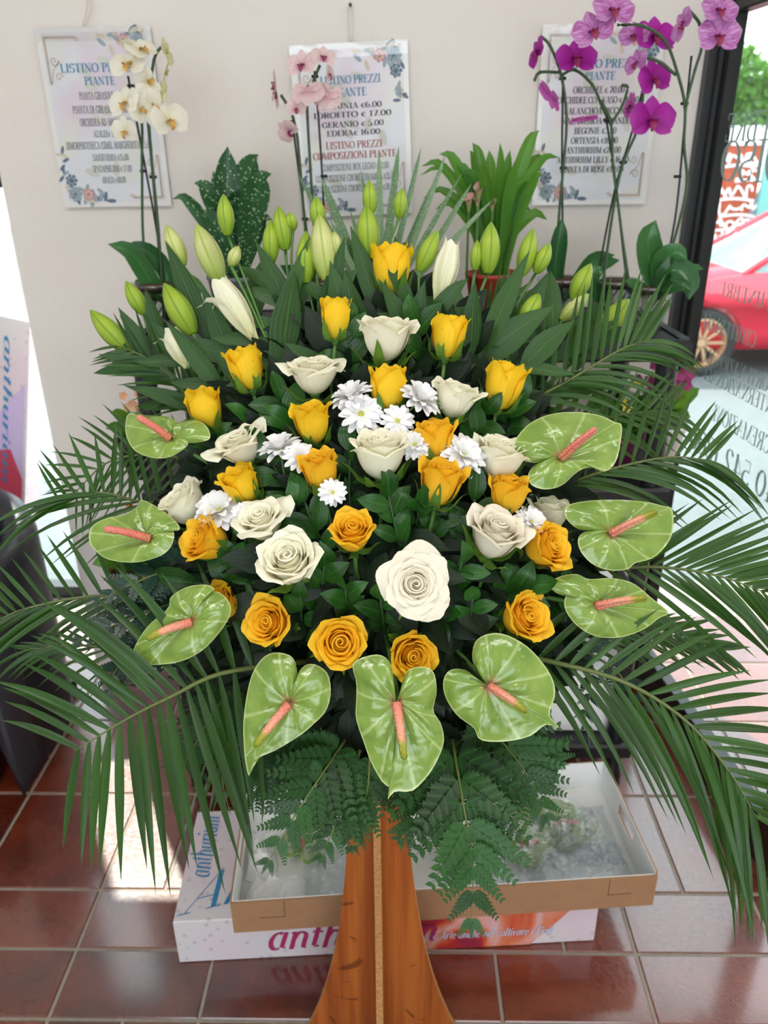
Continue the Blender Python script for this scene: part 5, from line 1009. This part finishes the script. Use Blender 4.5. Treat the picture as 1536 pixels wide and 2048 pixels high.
fern([(400, 1260, 1.06), (310, 1290, 1.04), (240, 1330, 1.02), (215, 1390, 1.0)], 85, 'dark fern drooping under the lower left anthurium', 11, dk=1, seed=12)
fern([(480, 1360, 1.06), (430, 1420, 1.04), (390, 1490, 1.02), (350, 1560, 1.0)], 80, 'dark fern hanging behind the lower left palm leaflets', 11, seed=13)
fern([(470, 1440, 1.05), (455, 1500, 1.03), (445, 1560, 1.02), (460, 1625, 1.01)], 34, 'narrow hanging fern tip left of the bottom left anthurium', 11, dk=0, seed=14)
fern([(430, 1470, 1.05), (410, 1530, 1.03), (398, 1575, 1.02), (405, 1620, 1.01)], 30, 'narrow hanging fern tip nearest the white sunlit floor patch', 10, seed=15)
fern([(1140, 1300, 1.08), (1180, 1370, 1.07), (1170, 1430, 1.06), (1180, 1490, 1.05)], 40, 'thin grey green fern hanging right of the bottom right anthurium', 10, dk=1, seed=16)
fern([(800, 1430, 1.05), (840, 1500, 1.03), (900, 1540, 1.02), (960, 1590, 1.0)], 110, 'leather fern behind the bottom centre anthurium tip', 11, seed=17)
fern([(1150, 1290, 1.08), (1230, 1340, 1.07), (1270, 1400, 1.06), (1290, 1440, 1.05)], 50, 'small dark fern tangled with the lower right palm midrib', 9, dk=1, seed=18)
# ---- glossy leaf sprigs
def ov_mesh(mat, wd, bend, seed):
    g = G(); g.add(*blade([(0, 0, 0), (.35, 0, .06), (.7, 0, .05*bend), (1, 0, -.12*bend)], [.02, wd*.75, wd, wd*.92, wd*.6, .0], (0, 0, 1), .22, n=9, cols=(-1, -.55, 0, .55, 1))); return g.mesh('leaf', mat)
OV = [ov_mesh(M_rusc, .27, 1, 0), ov_mesh(M_rusc, .31, 1.6, 1), ov_mesh(M_rusc, .25, .3, 2), ov_mesh(M_rusc, .29, -.5, 3)]
def sprig(x0, y0, x1, y1, L, n, lab, dd=.0, seed=0, lean=(0, .2, 1)):
    r = random.Random(seed+300); d0 = AD(x0, y0)+dd+.05; d1 = AD(x1, y1)+dd-.005; a, b = P(x0, y0, d0), P(x1, y1, d1)
    t = root('foliage_sprig', tuple(a), lab, 'foliage', 'glossy leaf sprigs of the bouquet'); g = G(); core = Vector((SX, SY, 1.02)); g.add(*tube([core, a+(core-a)*.3, a, b], .0016, 10, 5)); part('stem', g, M_stemd, t)
    up = (b-a).normalized(); N = Vector(idir(*lean)); Sd = N.cross(up).normalized(); s = L*d1/F
    for k in range(n):
        q = a+(b-a)*((k+.3)/n); sg = 1 if k % 2 else -1; an = R(r.uniform(30, 75)) if k < n-1 else R(5); d = (up*math.cos(an)+Sd*sg*math.sin(an)+N*r.uniform(-.1, .45)).normalized()
        nz = (N+Sd*sg*r.uniform(-.5, .5)+up*r.uniform(-.3, .4)); y = nz.cross(d).normalized(); z = d.cross(y); M = Matrix(((d.x, y.x, z.x, q.x), (d.y, y.y, z.y, q.y), (d.z, y.z, z.z, q.z), (0, 0, 0, 1))) @ Matrix.Scale(s*r.uniform(.85, 1.12), 4)
        inst('leaf', OV[r.randrange(4)], M, t)
SPR = [(600, 1010, 530, 905, 92, 6, 'sprig of glossy leaves under the left cream rose and yellow rose'), (650, 1110, 605, 990, 88, 6, 'leaf sprig below the golden rose left of centre'), (700, 1010, 700, 890, 84, 6, 'leaf sprig left of the central upright cream rose'),
 (800, 1100, 775, 985, 76, 7, 'leaf sprig under the central upright cream rose'), (860, 1080, 880, 985, 76, 6, 'leaf sprig crossing in front of the golden rose right of centre'), (930, 1110, 950, 990, 92, 6, 'dark leaf sprig left of the frilled cream rose'), (895, 1200, 925, 1120, 80, 6, 'leaf sprig right of the largest open cream rose'),
 (930, 1290, 945, 1190, 80, 6, 'bright leaf sprig under the right side of the largest open rose'), (640, 1240, 650, 1120, 92, 6, 'leaf sprig with a broad leaf right of the swirl cream rose'), (700, 1250, 690, 1170, 78, 6, 'leaf sprig above the low golden roses, left of centre'), (500, 1170, 490, 1070, 84, 6, 'dusty leaf sprig between cream roses at lower left'),
 (520, 1180, 380, 1165, 110, 5, 'long leaf sprig pointing left above the half hidden golden rose'), (980, 1200, 1060, 1175, 100, 5, 'leaf sprig right of the largest open rose above the swirl rose'), (560, 890, 490, 840, 78, 5, 'leaf sprig between yellow buds on the upper left'), (850, 740, 830, 640, 90, 6, 'leaf sprig right of the topmost cream rose'),
 (700, 770, 700, 650, 88, 6, 'leaf sprig left of the topmost cream rose'), (600, 880, 560, 790, 90, 5, 'leaf sprig beneath the wide cream rose'), (930, 880, 975, 820, 80, 5, 'leaf sprig beside the cream rose leaning right'), (770, 1270, 760, 1190, 84, 6, 'dark leaf sprig left of the largest open rose'), (960, 960, 950, 860, 78, 5, 'leaf sprig between the right cream roses'),
 (590, 1080, 590, 1000, 84, 5, 'leaf sprig above the swirl cream rose'), (830, 1060, 840, 1000, 70, 5, 'small leaf sprig in the middle above the largest open rose'), (1090, 1200, 1150, 1180, 80, 5, 'leaf sprig left of the lowest right anthurium'), (450, 1170, 470, 1110, 80, 5, 'leaf sprig below the golden browned rose'), (850, 1250, 900, 1230, 70, 5, 'leaf sprig above the golden rose facing down'),
 (440, 900, 420, 870, 70, 4, 'leaf sprig beneath the yellow rose at the upper left anthurium'), (610, 1290, 600, 1180, 80, 5, 'leaf sprig between the first two low golden roses'), (1000, 860, 1030, 800, 84, 5, 'leaf sprig under the high right yellow bud')]
for i, a in enumerate(SPR): sprig(a[0], a[1], a[2], a[3], a[4]*.84, a[5], a[6], seed=i, dd=.028)
# uncountable leaves deep inside the bouquet, shade put into their dark colour
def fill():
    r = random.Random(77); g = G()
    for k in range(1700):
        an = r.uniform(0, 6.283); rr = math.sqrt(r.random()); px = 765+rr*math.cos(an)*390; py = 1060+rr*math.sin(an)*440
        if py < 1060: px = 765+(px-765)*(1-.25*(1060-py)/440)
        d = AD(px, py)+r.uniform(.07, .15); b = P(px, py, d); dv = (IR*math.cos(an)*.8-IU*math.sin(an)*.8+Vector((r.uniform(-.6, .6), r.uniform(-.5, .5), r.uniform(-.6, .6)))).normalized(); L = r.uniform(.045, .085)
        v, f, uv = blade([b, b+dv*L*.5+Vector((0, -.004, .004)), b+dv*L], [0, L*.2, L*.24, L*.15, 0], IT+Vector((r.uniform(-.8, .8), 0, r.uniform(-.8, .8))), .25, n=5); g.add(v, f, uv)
    solo('inner_foliage', g, M_dark, 'dense leaves, shade put into their colour, filling the bouquet behind the roses', 'foliage', kind='stuff')
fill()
# ------------------------------------------------------------------ potted plants on the top shelf
SH = RZ
def pot(t, x, y, z, r0, r1, h, mat, soil=True, label=None, roots=False):
    g = G(); g.add(*lathe([(0, 0), (r0, 0), (r1, h-.01), (r1+.003, h-.008), (r1+.003, h), (r1-.003, h), (r0-.003, .004), (0, .004)], 28, (x, y, z))); p = part('pot', g, mat, t, label=label)
    if soil:
        g = G(); rr = random.Random(int(x*999)); g.add(*lathe([(0, h*.9), (r1*.7, h*.92), (r1*.93, h*.86), (r0*.9, .02), (0, .02)] if not roots else [(0, h*.98), (r1*.6, h*1.0), (r1*.9, h*.9), (r1*.5, h*.8), (0, h*.8)], 16, (x, y, z))); part('bark_mix', g, plain('bark_mix', '4a3628', .95, noise=.4, bump=.8, scale=90), t)
    if roots:
        g = G(); rr = random.Random(3)
        for k in range(16):
            a = rr.uniform(0, 6.28); q = [(x+math.cos(a)*r1*.5, y+math.sin(a)*r1*.5, z+h*.85), (x+math.cos(a+.4)*r1*.82, y+math.sin(a+.4)*r1*.82, z+h*.6), (x+math.cos(a+.9)*r0*.85, y+math.sin(a+.9)*r0*.85, z+h*.3), (x+math.cos(a+1.6)*r0*.7, y+math.sin(a+1.6)*r0*.7, z+.01)]; g.add(*tube(q, .0022, 10, 5))
        part('roots', g, plain('pale_root', '8d927a', .7), t)
def leafb(t, pts, ww, mat, fold=.25, nrm=None, name='leaf', twist=0, prof=(.3, .8, 1, .95, .7, 0)):
    g = G(); g.add(*blade(pts, [q*ww for q in prof], nrm or IT, fold, n=12, cols=(-1, -.5, 0, .5, 1), twist=twist)); return part(name, g, mat, t)
def omat(name, a, b, veins=0, spots=0, edge=None):
    k = Nt(name); uv = k.n('ShaderNodeUVMap'); sep = k.n('ShaderNodeSeparateXYZ'); k.l(uv.outputs[0], sep.inputs[0])
    col = k.ramp(sep.outputs[1], (0, lin(b)), (.45, lin(a)), (1, lin(edge or a)))
    if veins:
        wv = k.n('ShaderNodeMapping'); wv.inputs['Scale'].default_value = (14, 2.2, 1); k.l(uv.outputs[0], wv.inputs[0]); no = k.n('ShaderNodeTexNoise'); no.inputs['Scale'].default_value = 1; no.inputs['Detail'].default_value = 1; k.l(wv.outputs[0], no.inputs['Vector'])
        col = k.mix(k.ramp(no.outputs[0], (.46, (0, 0, 0)), (.54, (.8, .8, .8))), col, lin('a8408f'))
    if spots:
        mp = k.n('ShaderNodeMapping'); mp.inputs['Scale'].default_value = (9, 9, 1); k.l(uv.outputs[0], mp.inputs[0]); vo = k.n('ShaderNodeTexVoronoi'); vo.inputs['Scale'].default_value = 1; k.l(mp.outputs[0], vo.inputs['Vector'])
        col = k.mix(k.ramp(vo.outputs['Distance'], (.18, (1, 1, 1)), (.26, (0, 0, 0))), col, lin('8c3a63'))
    k.set(col, .5, .35); k.translucent(.3, lin(a)); return k.m
OM = {'w': (omat('white_orchid_petal', 'f5f1e2', 'e6deb0'), plain('cream_lip', 'c89a4e', .5)), 'c': (omat('cream_orchid_back', 'ece6bc', 'd9dc9a'), plain('cream_lip_green', 'cfd08a', .5)), 's': (omat('spotted_pink_petal', 'ecd3d3', 'd8a0ad', spots=1), plain('plum_lip', '8e2a5a', .5)),
      'm': (omat('magenta_orchid_petal', 'a8169a', '8d0f6e', edge='b63fa8'), plain('magenta_lip', '8a1450', .5)), 'p': (omat('pink_orchid_back', 'c563b5', 'b34aa0'), plain('magenta_lip_dark', '7c1848', .5)), 'v': (omat('veined_lilac_petal', 'd59ad6', 'c47ec8', veins=1, edge='dcb4de'), plain('crimson_lip', '8e1f45', .5))}
def orchid_meshes():
    out = {}
    for k, (m, lm) in OM.items():
        g = G(); g.add(*blade([(0, 0, 0), (.22, 0, .03), (.45, 0, .04), (.62, 0, .0)], [.07, .24, .34, .36, .26, .03], (0, 0, 1), -.15, n=8, cols=(-1, -.5, 0, .5, 1))); big = g.mesh('petal', m)
        g = G(); g.add(*blade([(0, 0, -.01), (.2, 0, -.01), (.4, 0, -.02), (.58, 0, -.05)], [.06, .16, .2, .17, .02], (0, 0, 1), -.12, n=7, cols=(-1, -.5, 0, .5, 1))); sm = g.mesh('sepal', m)
        g = G(); g.add(*blade([(0, 0, 0), (.1, 0, .1), (.2, 0, .12), (.3, 0, .05)], [.05, .09, .1, .02], (0, 0, 1), .5, n=5)); g.add(*blade([(0, .04, .0), (.02, .12, .1), (.05, .1, .18)], [.03, .06, .02], (1, 0, 0), .2, n=4)); g.add(*blade([(0, -.04, .0), (.02, -.12, .1), (.05, -.1, .18)], [.03, .06, .02], (1, 0, 0), .2, n=4)); g.add(*lathe([(0, .12), (.03, .1), (.035, 0), (0, -.02)], 8)); lip = g.mesh('lip', lm); out[k] = (big, sm, lip)
    return out
OR = orchid_meshes()
def blossom(t, px, py, wpx, k, face=(0, 0, 1), roll=0, Y=1.80):
    c = PY(px, py, Y); s = wpx*c.y/F*1.0; big, sm, lip = OR[k]; z = idir(*face); M = Matrix.Translation(c) @ frame(z, IR) @ Matrix.Rotation(roll, 4, 'Z') @ Matrix.Scale(s*.92, 4)
    b = bpy.data.objects.new('blossom', None)
    g = G(); g.add(*lathe([(0, .03), (.05, .02), (.06, -.02), (.02, -.08), (0, -.08)], 8)); me = g.mesh('blossom', OM[k][0]); b = inst('blossom', me, M, t); 
    for nm, m, a in (('petal', big, 12), ('petal', big, 168), ('sepal', sm, 90), ('sepal', sm, 212), ('sepal', sm, 328)):
        o = bpy.data.objects.new(nm, m); C.objects.link(o); o.parent = b; o.matrix_basis = Matrix.Rotation(R(a), 4, 'Z') @ Matrix.Rotation(R(-8), 4, 'Y')
    o = bpy.data.objects.new('lip', lip); C.objects.link(o); o.parent = b; o.matrix_basis = Matrix.Rotation(R(270), 4, 'Z')
def poly3(pts, Y): return [PY(x, y, Y) for x, y in pts]
def stemp(t, pts, Y, r=.003, mat=None, name='flower_stem', n=0):
    g = G(); q = poly3(pts, Y); g.add(*tube(q, r, max(10, 4*len(q)), 7))
    if name == 'flower_stem':
        for p in q[1:-1]: g.add(*lathe([(0, -.004), (.0042, 0), (0, .005)], 7, tuple(p)))
    part(name, g, mat or M_stemd, t)
def clip(t, px, py, Y):
    c = PY(px, py, Y-.004); g = G(); g.add(*boxg(c.x-.007, c.y-.004, c.z-.003, c.x+.007, c.y+.004, c.z+.003, b=.001)); part('clip', g, M_stake, t)
def orchid(name_l, potpx, Y, stems, stakes, fl, leaves, clips=(), potmat=None, pr=.055, ph=.10, roots=True):
    c = PY(potpx[0], potpx[1], Y); x, y = c.x, Y; t = root('orchid', (x, y, SH), name_l, 'orchid'); pot(t, x, y, SH-.004, pr*.75, pr, ph, potmat or M_clear, True, roots=roots)
    for s in stems: stemp(t, s, Y-.01)
    for s in stakes: stemp(t, s, Y, .0024, M_stake, 'stake')
    for f in fl: blossom(t, *f[:4], *(f[4:]), Y=Y-.03)
    for lf in leaves: leafb(t, [PY(px_, py_, Y+dy) for px_, py_, dy in lf[0]], lf[1], M_orleaf, .3, nrm=lf[2] if len(lf) > 2 else None)
    for q in clips: clip(t, *q, Y)
sL, sR_, fr, up_ = (-1, .1, .35), (1, .1, .35), (0, .05, 1), (0, .8, .6)
orchid('white orchid with two tall stems on black stakes, left end of the shelf', (322, 640), 1.82, [[(312, 640), (288, 500), (284, 330), (283, 240), (262, 170)], [(328, 640), (318, 470), (302, 300), (298, 215), (308, 120), (328, 88)]], [[(334, 640), (318, 490), (284, 300), (256, 152)], [(326, 620), (312, 430), (296, 250), (290, 185)]],
 [(258, 130, 66, 'w', (-.2, .3, 1)), (282, 100, 56, 'w', (.3, .4, .6), 1), (332, 104, 42, 'c', (1, .1, .2)), (330, 145, 38, 'c', (.8, -.2, -.3)), (296, 165, 48, 'w', (.2, -.5, .6), 2), (250, 206, 60, 'w', (-.4, 0, 1)), (280, 218, 44, 'w', (.5, -.2, .6), 1), (338, 240, 66, 'w', (.5, -.1, .7), .3), (308, 215, 54, 'w', (-.3, -.3, .6), 1.5), (250, 262, 48, 'w', (-.3, -.4, .8)), (324, 180, 48, 'c', (.7, 0, -.4), .5), (255, 90, 30, 'w', (0, 1, .1), 2)],
 [([(335, 610, 0), (300, 560, -.02), (262, 505, -.04), (215, 488, -.06)], .022), ([(340, 600, 0), (330, 540, .0), (290, 500, -.02), (240, 495, -.04)], .020), ([(325, 600, 0), (380, 570, -.02), (400, 600, -.05)], .022), ([(320, 600, 0), (290, 575, .03), (270, 560, .05)], .018)], [(287, 342), (306, 354), (262, 172)])
orchid('pale pink spotted orchid in front of the middle price list', (640, 640), 1.84, [[(640, 640), (628, 450), (615, 235), (617, 200), (628, 160), (640, 130)], [(625, 640), (600, 330), (592, 260), (580, 220), (562, 190)]], [[(650, 640), (648, 430), (638, 250), (629, 142)], [(635, 640), (612, 450), (596, 330), (584, 240)]],
 [(603, 130, 50, 's', (-.2, 0, 1)), (647, 115, 42, 's', (.2, .2, 1)), (550, 172, 46, 's', (-1, 0, .25), 1), (553, 190, 40, 's', (-1, -.3, .2), 2), (592, 217, 34, 's', (.2, -.3, .8)), (577, 262, 42, 's', (-.3, -.8, .5), 1), (615, 182, 56, 's', (.1, -.2, -.9)), (655, 190, 58, 's', (.4, -.1, -.8), .6), (658, 148, 34, 's', (1, -.1, .3))],
 [([(640, 620, 0), (600, 560, -.03), (560, 530, -.05)], .02), ([(640, 620, 0), (680, 570, -.02), (710, 540, -.04)], .02)], [(630, 153), (584, 244), (648, 352), (610, 438)])
orchid('magenta orchid with four flowers, left of the three purple orchids', (1118, 640), 1.84, [[(1118, 640), (1112, 540), (1118, 430), (1127, 330), (1133, 235), (1122, 150), (1100, 92), (1081, 72)], [(1123, 150), (1150, 140), (1185, 170), (1205, 215), (1222, 250)], [(1122, 145), (1080, 145), (1068, 162)]], [[(1124, 640), (1125, 440), (1124, 300), (1126, 152)]],
 [(1152, 118, 66, 'm', (0, .1, 1)), (1075, 106, 48, 'm', (-1, 0, .3), .4), (1102, 190, 56, 'p', (-.6, -.2, -.6)), (1166, 236, 50, 'p', (.2, -.7, -.5), .5)],
 [([(1118, 600, 0), (1110, 540, -.02), (1118, 480, -.03), (1124, 435, -.03)], .021), ([(1125, 600, 0), (1160, 560, 0), (1190, 520, .01), (1230, 510, .02)], .02)], [(1125, 157), (1126, 336)])
orchid('deep magenta orchid whose stakes cross in front of the right price list', (1225, 640), 1.80, [[(1262, 640), (1240, 440), (1226, 330), (1222, 248), (1202, 200)], [(1195, 640), (1235, 370), (1272, 265), (1285, 200), (1290, 110)], [(1222, 248), (1245, 210), (1255, 175), (1243, 170)]], [[(1270, 640), (1246, 480), (1228, 340), (1212, 235)], [(1180, 640), (1225, 400), (1265, 260), (1290, 160)]],
 [(1310, 74, 68, 'm', (.1, .1, 1)), (1307, 158, 62, 'm', (.3, -.2, 1), .3), (1303, 240, 76, 'm', (0, -.1, 1)), (1262, 212, 46, 'p', (-1, 0, .1)), (1273, 126, 44, 'v', (-.8, 0, .5)), (1268, 72, 48, 'v', (-.3, .1, 1))],
 [([(1200, 600, 0), (1180, 560, .0), (1200, 530, .0), (1240, 520, .02)], .02), ([(1225, 620, 0), (1180, 570, -.02), (1150, 560, -.03)], .022)], [(1213, 240), (1246, 325), (1290, 170)])
orchid('tall veined lilac orchid in a clear pot at the right end of the shelf', (1290, 655), 1.75, [[(1320, 600), (1330, 545), (1362, 430), (1374, 360), (1368, 290), (1370, 215), (1356, 150), (1330, 82), (1285, 52), (1235, 50)], [(1370, 215), (1390, 140), (1404, 92), (1400, 50), (1378, 20)], [(1352, 150), (1320, 125), (1295, 115)]], [[(1315, 600), (1350, 440), (1370, 240), (1383, 112)]],
 [(1226, 22, 68, 'v', (.1, .2, 1)), (1186, 62, 66, 'v', (-.2, 0, 1), .3), (1438, 22, 60, 'v', (.1, .2, 1)), (1437, 72, 68, 'v', (0, -.1, 1)), (1366, 50, 50, 'v', (-1, 0, .3), .5), (1215, 45, 40, 'v', (.3, -.3, .7), 1)],
 [([(1312, 585, -.02), (1300, 530, -.03), (1296, 480, -.04), (1312, 440, -.04)], .030), ([(1315, 590, -.02), (1320, 530, -.04), (1350, 505, -.06), (1375, 520, -.07)], .022), ([(1318, 590, -.03), (1340, 540, -.06), (1375, 560, -.08), (1378, 600, -.09)], .028), ([(1315, 590, -.03), (1340, 575, -.07), (1365, 572, -.09), (1385, 582, -.10)], .016), ([(1318, 585, -.02), (1350, 555, -.03), (1385, 538, -.04), (1408, 538, -.05)], .012), ([(1300, 590, -.02), (1270, 570, -.03), (1250, 560, -.03)], .012)], [(1369, 207), (1355, 353)], pr=.052, ph=.095)
def clump(label, name, cat, base, Y, tips, mat, ww, potm, extra=None, prof=(.25, .6, 1, .9, .5, 0), bow=.12):
    r = random.Random(len(tips)*7+int(base[0])); c = PY(base[0], base[1], Y); t = root(name, (c.x, Y, SH), label, cat); pot(t, c.x, Y, SH-.004, .05, .065, .11, potm)
    for (x, y, *w_) in tips:
        b0 = PY(base[0]+r.uniform(-14, 14), base[1]-20, Y+r.uniform(-.01, .01)); e = PY(x, y, Y+r.uniform(-.07, .05)); md = b0+(e-b0)*.55+Vector(((b0.x-e.x)*bow, 0, abs(b0.x-e.x)*bow*1.4))
        q8 = b0+(e-b0)*.84+Vector(((b0.x-e.x)*bow*.5, 0, abs(b0.x-e.x)*bow*1.1+bow*.06)); leafb(t, [b0, md, q8, e], (w_[0] if w_ else ww), mat, .28, nrm=IT+IR*r.uniform(-.5, .5), prof=prof, twist=r.uniform(-.4, .4))
    if extra: extra(t, Y, c)
clump('dark spotted leafy plant standing between the white and pink orchids', 'calla_plant', 'plant', (480, 640), 1.86, [(455, 292, .030), (517, 308, .042), (543, 348, .032), (388, 366, .026), (344, 398, .016), (424, 342, .026), (400, 430, .026), (545, 440, .024), (475, 380, .036), (500, 420, .038), (440, 430, .032)], M_calla, .024, plain('grey_pot', '6e7073', .6), prof=(.12, .2, .75, 1, .95, .6, .25, 0), bow=.2)
def callafl(t, Y, c):
    for (x, y, s) in ((958, 378, .020), (938, 400, .018), (985, 408, .014), (955, 400, .014)):
        b = PY(x, y, Y-.05); q = [b+Vector((0, 0, -.17)), b+Vector((0, 0, -.05)), b]
        g = G(); g.add(*tube(q, [.003, .003, .004], 6, 6)); part('flower_stem', g, M_stem, t)
        g = G(); v = []; m = 14
        for a, (rr, z) in enumerate(((.25, -1.6), (.45, -.9), (.7, -.3), (1.0, .2), (1.25, .35))):
            for j in range(m+1):
                an = 2*math.pi*j/m; v.append((b.x+s*rr*.5*math.cos(an), b.y+s*rr*.5*math.sin(an), b.z+s*(z+(.5*math.cos(an-1)) * a/4)))
        g.add(v, [(a*(m+1)+j, a*(m+1)+j+1, (a+1)*(m+1)+j+1, (a+1)*(m+1)+j) for a in range(4) for j in range(m)], [(0, .9 if i > 44 else .1) for i in range(len(v))]); part('flower', g, petalmat('calla_pink', 'd8a59c', '8fae5a', .2), t, label='pink and green calla trumpet')
clump('bright green calla plant with pinkish flowers in a red pot', 'calla_plant', 'plant', (985, 640), 1.86, [(1078, 260, .016), (945, 285, .014), (978, 300, .014), (1090, 312, .015), (1118, 315, .013), (878, 308, .013), (905, 330, .015), (842, 333, .010), (838, 352, .009), (845, 398, .010), (1095, 440, .013), (1060, 300, .014), (1000, 285, .012), (1030, 330, .016), (925, 345, .016), (1010, 340, .015), (1045, 360, .016), (900, 380, .013), (960, 330, .015), (1075, 370, .014), (1062, 420, .013), (870, 420, .011), (1020, 300, .012), (1000, 380, .013), (1040, 420, .013), (940, 300, .012), (990, 420, .013), (920, 420, .012), (1085, 345, .013)], M_callab, .014, plain('red_pot', 'b33a2c', .5), callafl, bow=.22, prof=(.12, .25, .7, 1, .9, .5, 0))
clump('stiff speckled grey green spiky plant behind the lily buds', 'aloe', 'plant', (765, 660), 1.74, [(595, 345, .010), (640, 350, .012), (722, 338, .009), (758, 300, .009), (798, 290, .010), (843, 292, .008), (893, 305, .008), (872, 356, .008), (925, 345, .008), (944, 365, .008), (700, 420, .008), (660, 440, .009), (985, 400, .008)], M_aloe, .010, plain('brown_pot', '7a5a42', .6), prof=(1, .95, .85, .7, .45, 0), bow=.0)
# ------------------------------------------------------------------ small things on the lower shelves
def bushy(label, px, py, Y, zs, potm, lm, fm, seed, s=1, nf=14):
    r = random.Random(seed); c = PY(px, py, Y); x = c.x; t = root('potted_plant', (x, Y, zs), label, 'plant'); pot(t, x, Y, zs-.003, .045*s, .06*s, .09*s, potm)
    for k in range(16):
        a = r.uniform(0, 6.28); L = r.uniform(.07, .12)*s; b0 = Vector((x, Y, zs+.08*s)); d = Vector((math.cos(a)*.8, math.sin(a)*.8, r.uniform(.3, 1.2))).normalized()
        leafb(t, [b0, b0+d*L*.6+Vector((0, 0, .01)), b0+d*L], .022*s, lm, .2, nrm=(0, -.5, 1))
    for k in range(nf):
        a = r.uniform(0, 6.28); q = Vector((x+math.cos(a)*.06*s*r.random(), Y+math.sin(a)*.06*s*r.random()-.02, zs+r.uniform(.15, .22)*s)); g = G()
        for j in range(5): v, f, uv = blade([q, q+Vector((math.cos(j*1.257), -.3, math.sin(j*1.257)))*.012*s], [.001, .006*s, .005*s, 0], (0, -1, .2), .1, n=4); g.add(v, f, uv)
        part('flower', g, fm, t)
bl = plain('purple_flower', 'a3276f', .5); cr = plain('orange_flower', 'd9682f', .5)
bushy('small plant with dark magenta flowers on the middle shelf at right', 1305, 900, 1.78, .88, plain('white_pot', 'd8d8d8', .5), M_callab, bl, 1, 1.15, 22)
bushy('plant in a purple pot on the middle shelf behind the right palm', 1215, 1010, 1.74, .88, plain('purple_pot', '6e2455', .4), M_callab, plain('yellow_flower', 'd9c84a', .5), 2, 1, 5)
bushy('sunlit bright green plant in a terracotta pot low on the shelf at left', 300, 1310, 1.70, .54, plain('terracotta_pot', 'a2674a', .7), M_callab, cr, 3, 1.1, 6)
bushy('leafy plant in a dark pot on the middle shelf at left', 330, 1180, 1.72, .88, plain('charcoal_pot', '2c2c30', .5), M_callab, plain('peach_flower', 'e8b08a', .5), 4, 1, 8)
bushy('potted plant with small orange flowers on the bottom shelf at left', 470, 1500, 1.78, .155, plain('clay_pot', '9a5a40', .7), M_callab, cr, 5, 1.1, 12)
def wboxes():
    for (x0, x1, z, h, y0, lb) in ((.38, .55, .155, .16, 1.66, 'white polystyrene box on the bottom shelf at the right end'), (.22, .36, .155, .13, 1.66, 'white carton beside the polystyrene box on the bottom shelf'), (.30, .52, .54, .10, 1.68, 'white tray on the second shelf at right')):
        g = G(); g.add(*boxg(x0, y0, z-.003, x1, y0+.24, z+h, b=.006)); g.add(*boxg(x0-.005, y0-.005, z+h+.0005, x1+.005, y0+.245, z+h+.018, b=.004)); solo('white_box', g, M_cardw, lb, 'box', smooth=False)
wboxes()
# added lamp housings, out of view, for the soft overhead light
for x in (-.9, .9):
    t = root('added_ceiling_lamp', (x, .2, 2.88), 'added unseen ceiling lamp for soft light on the %s side of the shop' % ('left' if x < 0 else 'right'), 'lamp'); g = G(); g.add(*boxg(x-.62, .03, 2.83, x+.62, .37, 2.879, b=.004)); part('housing', g, M_white, t, False)
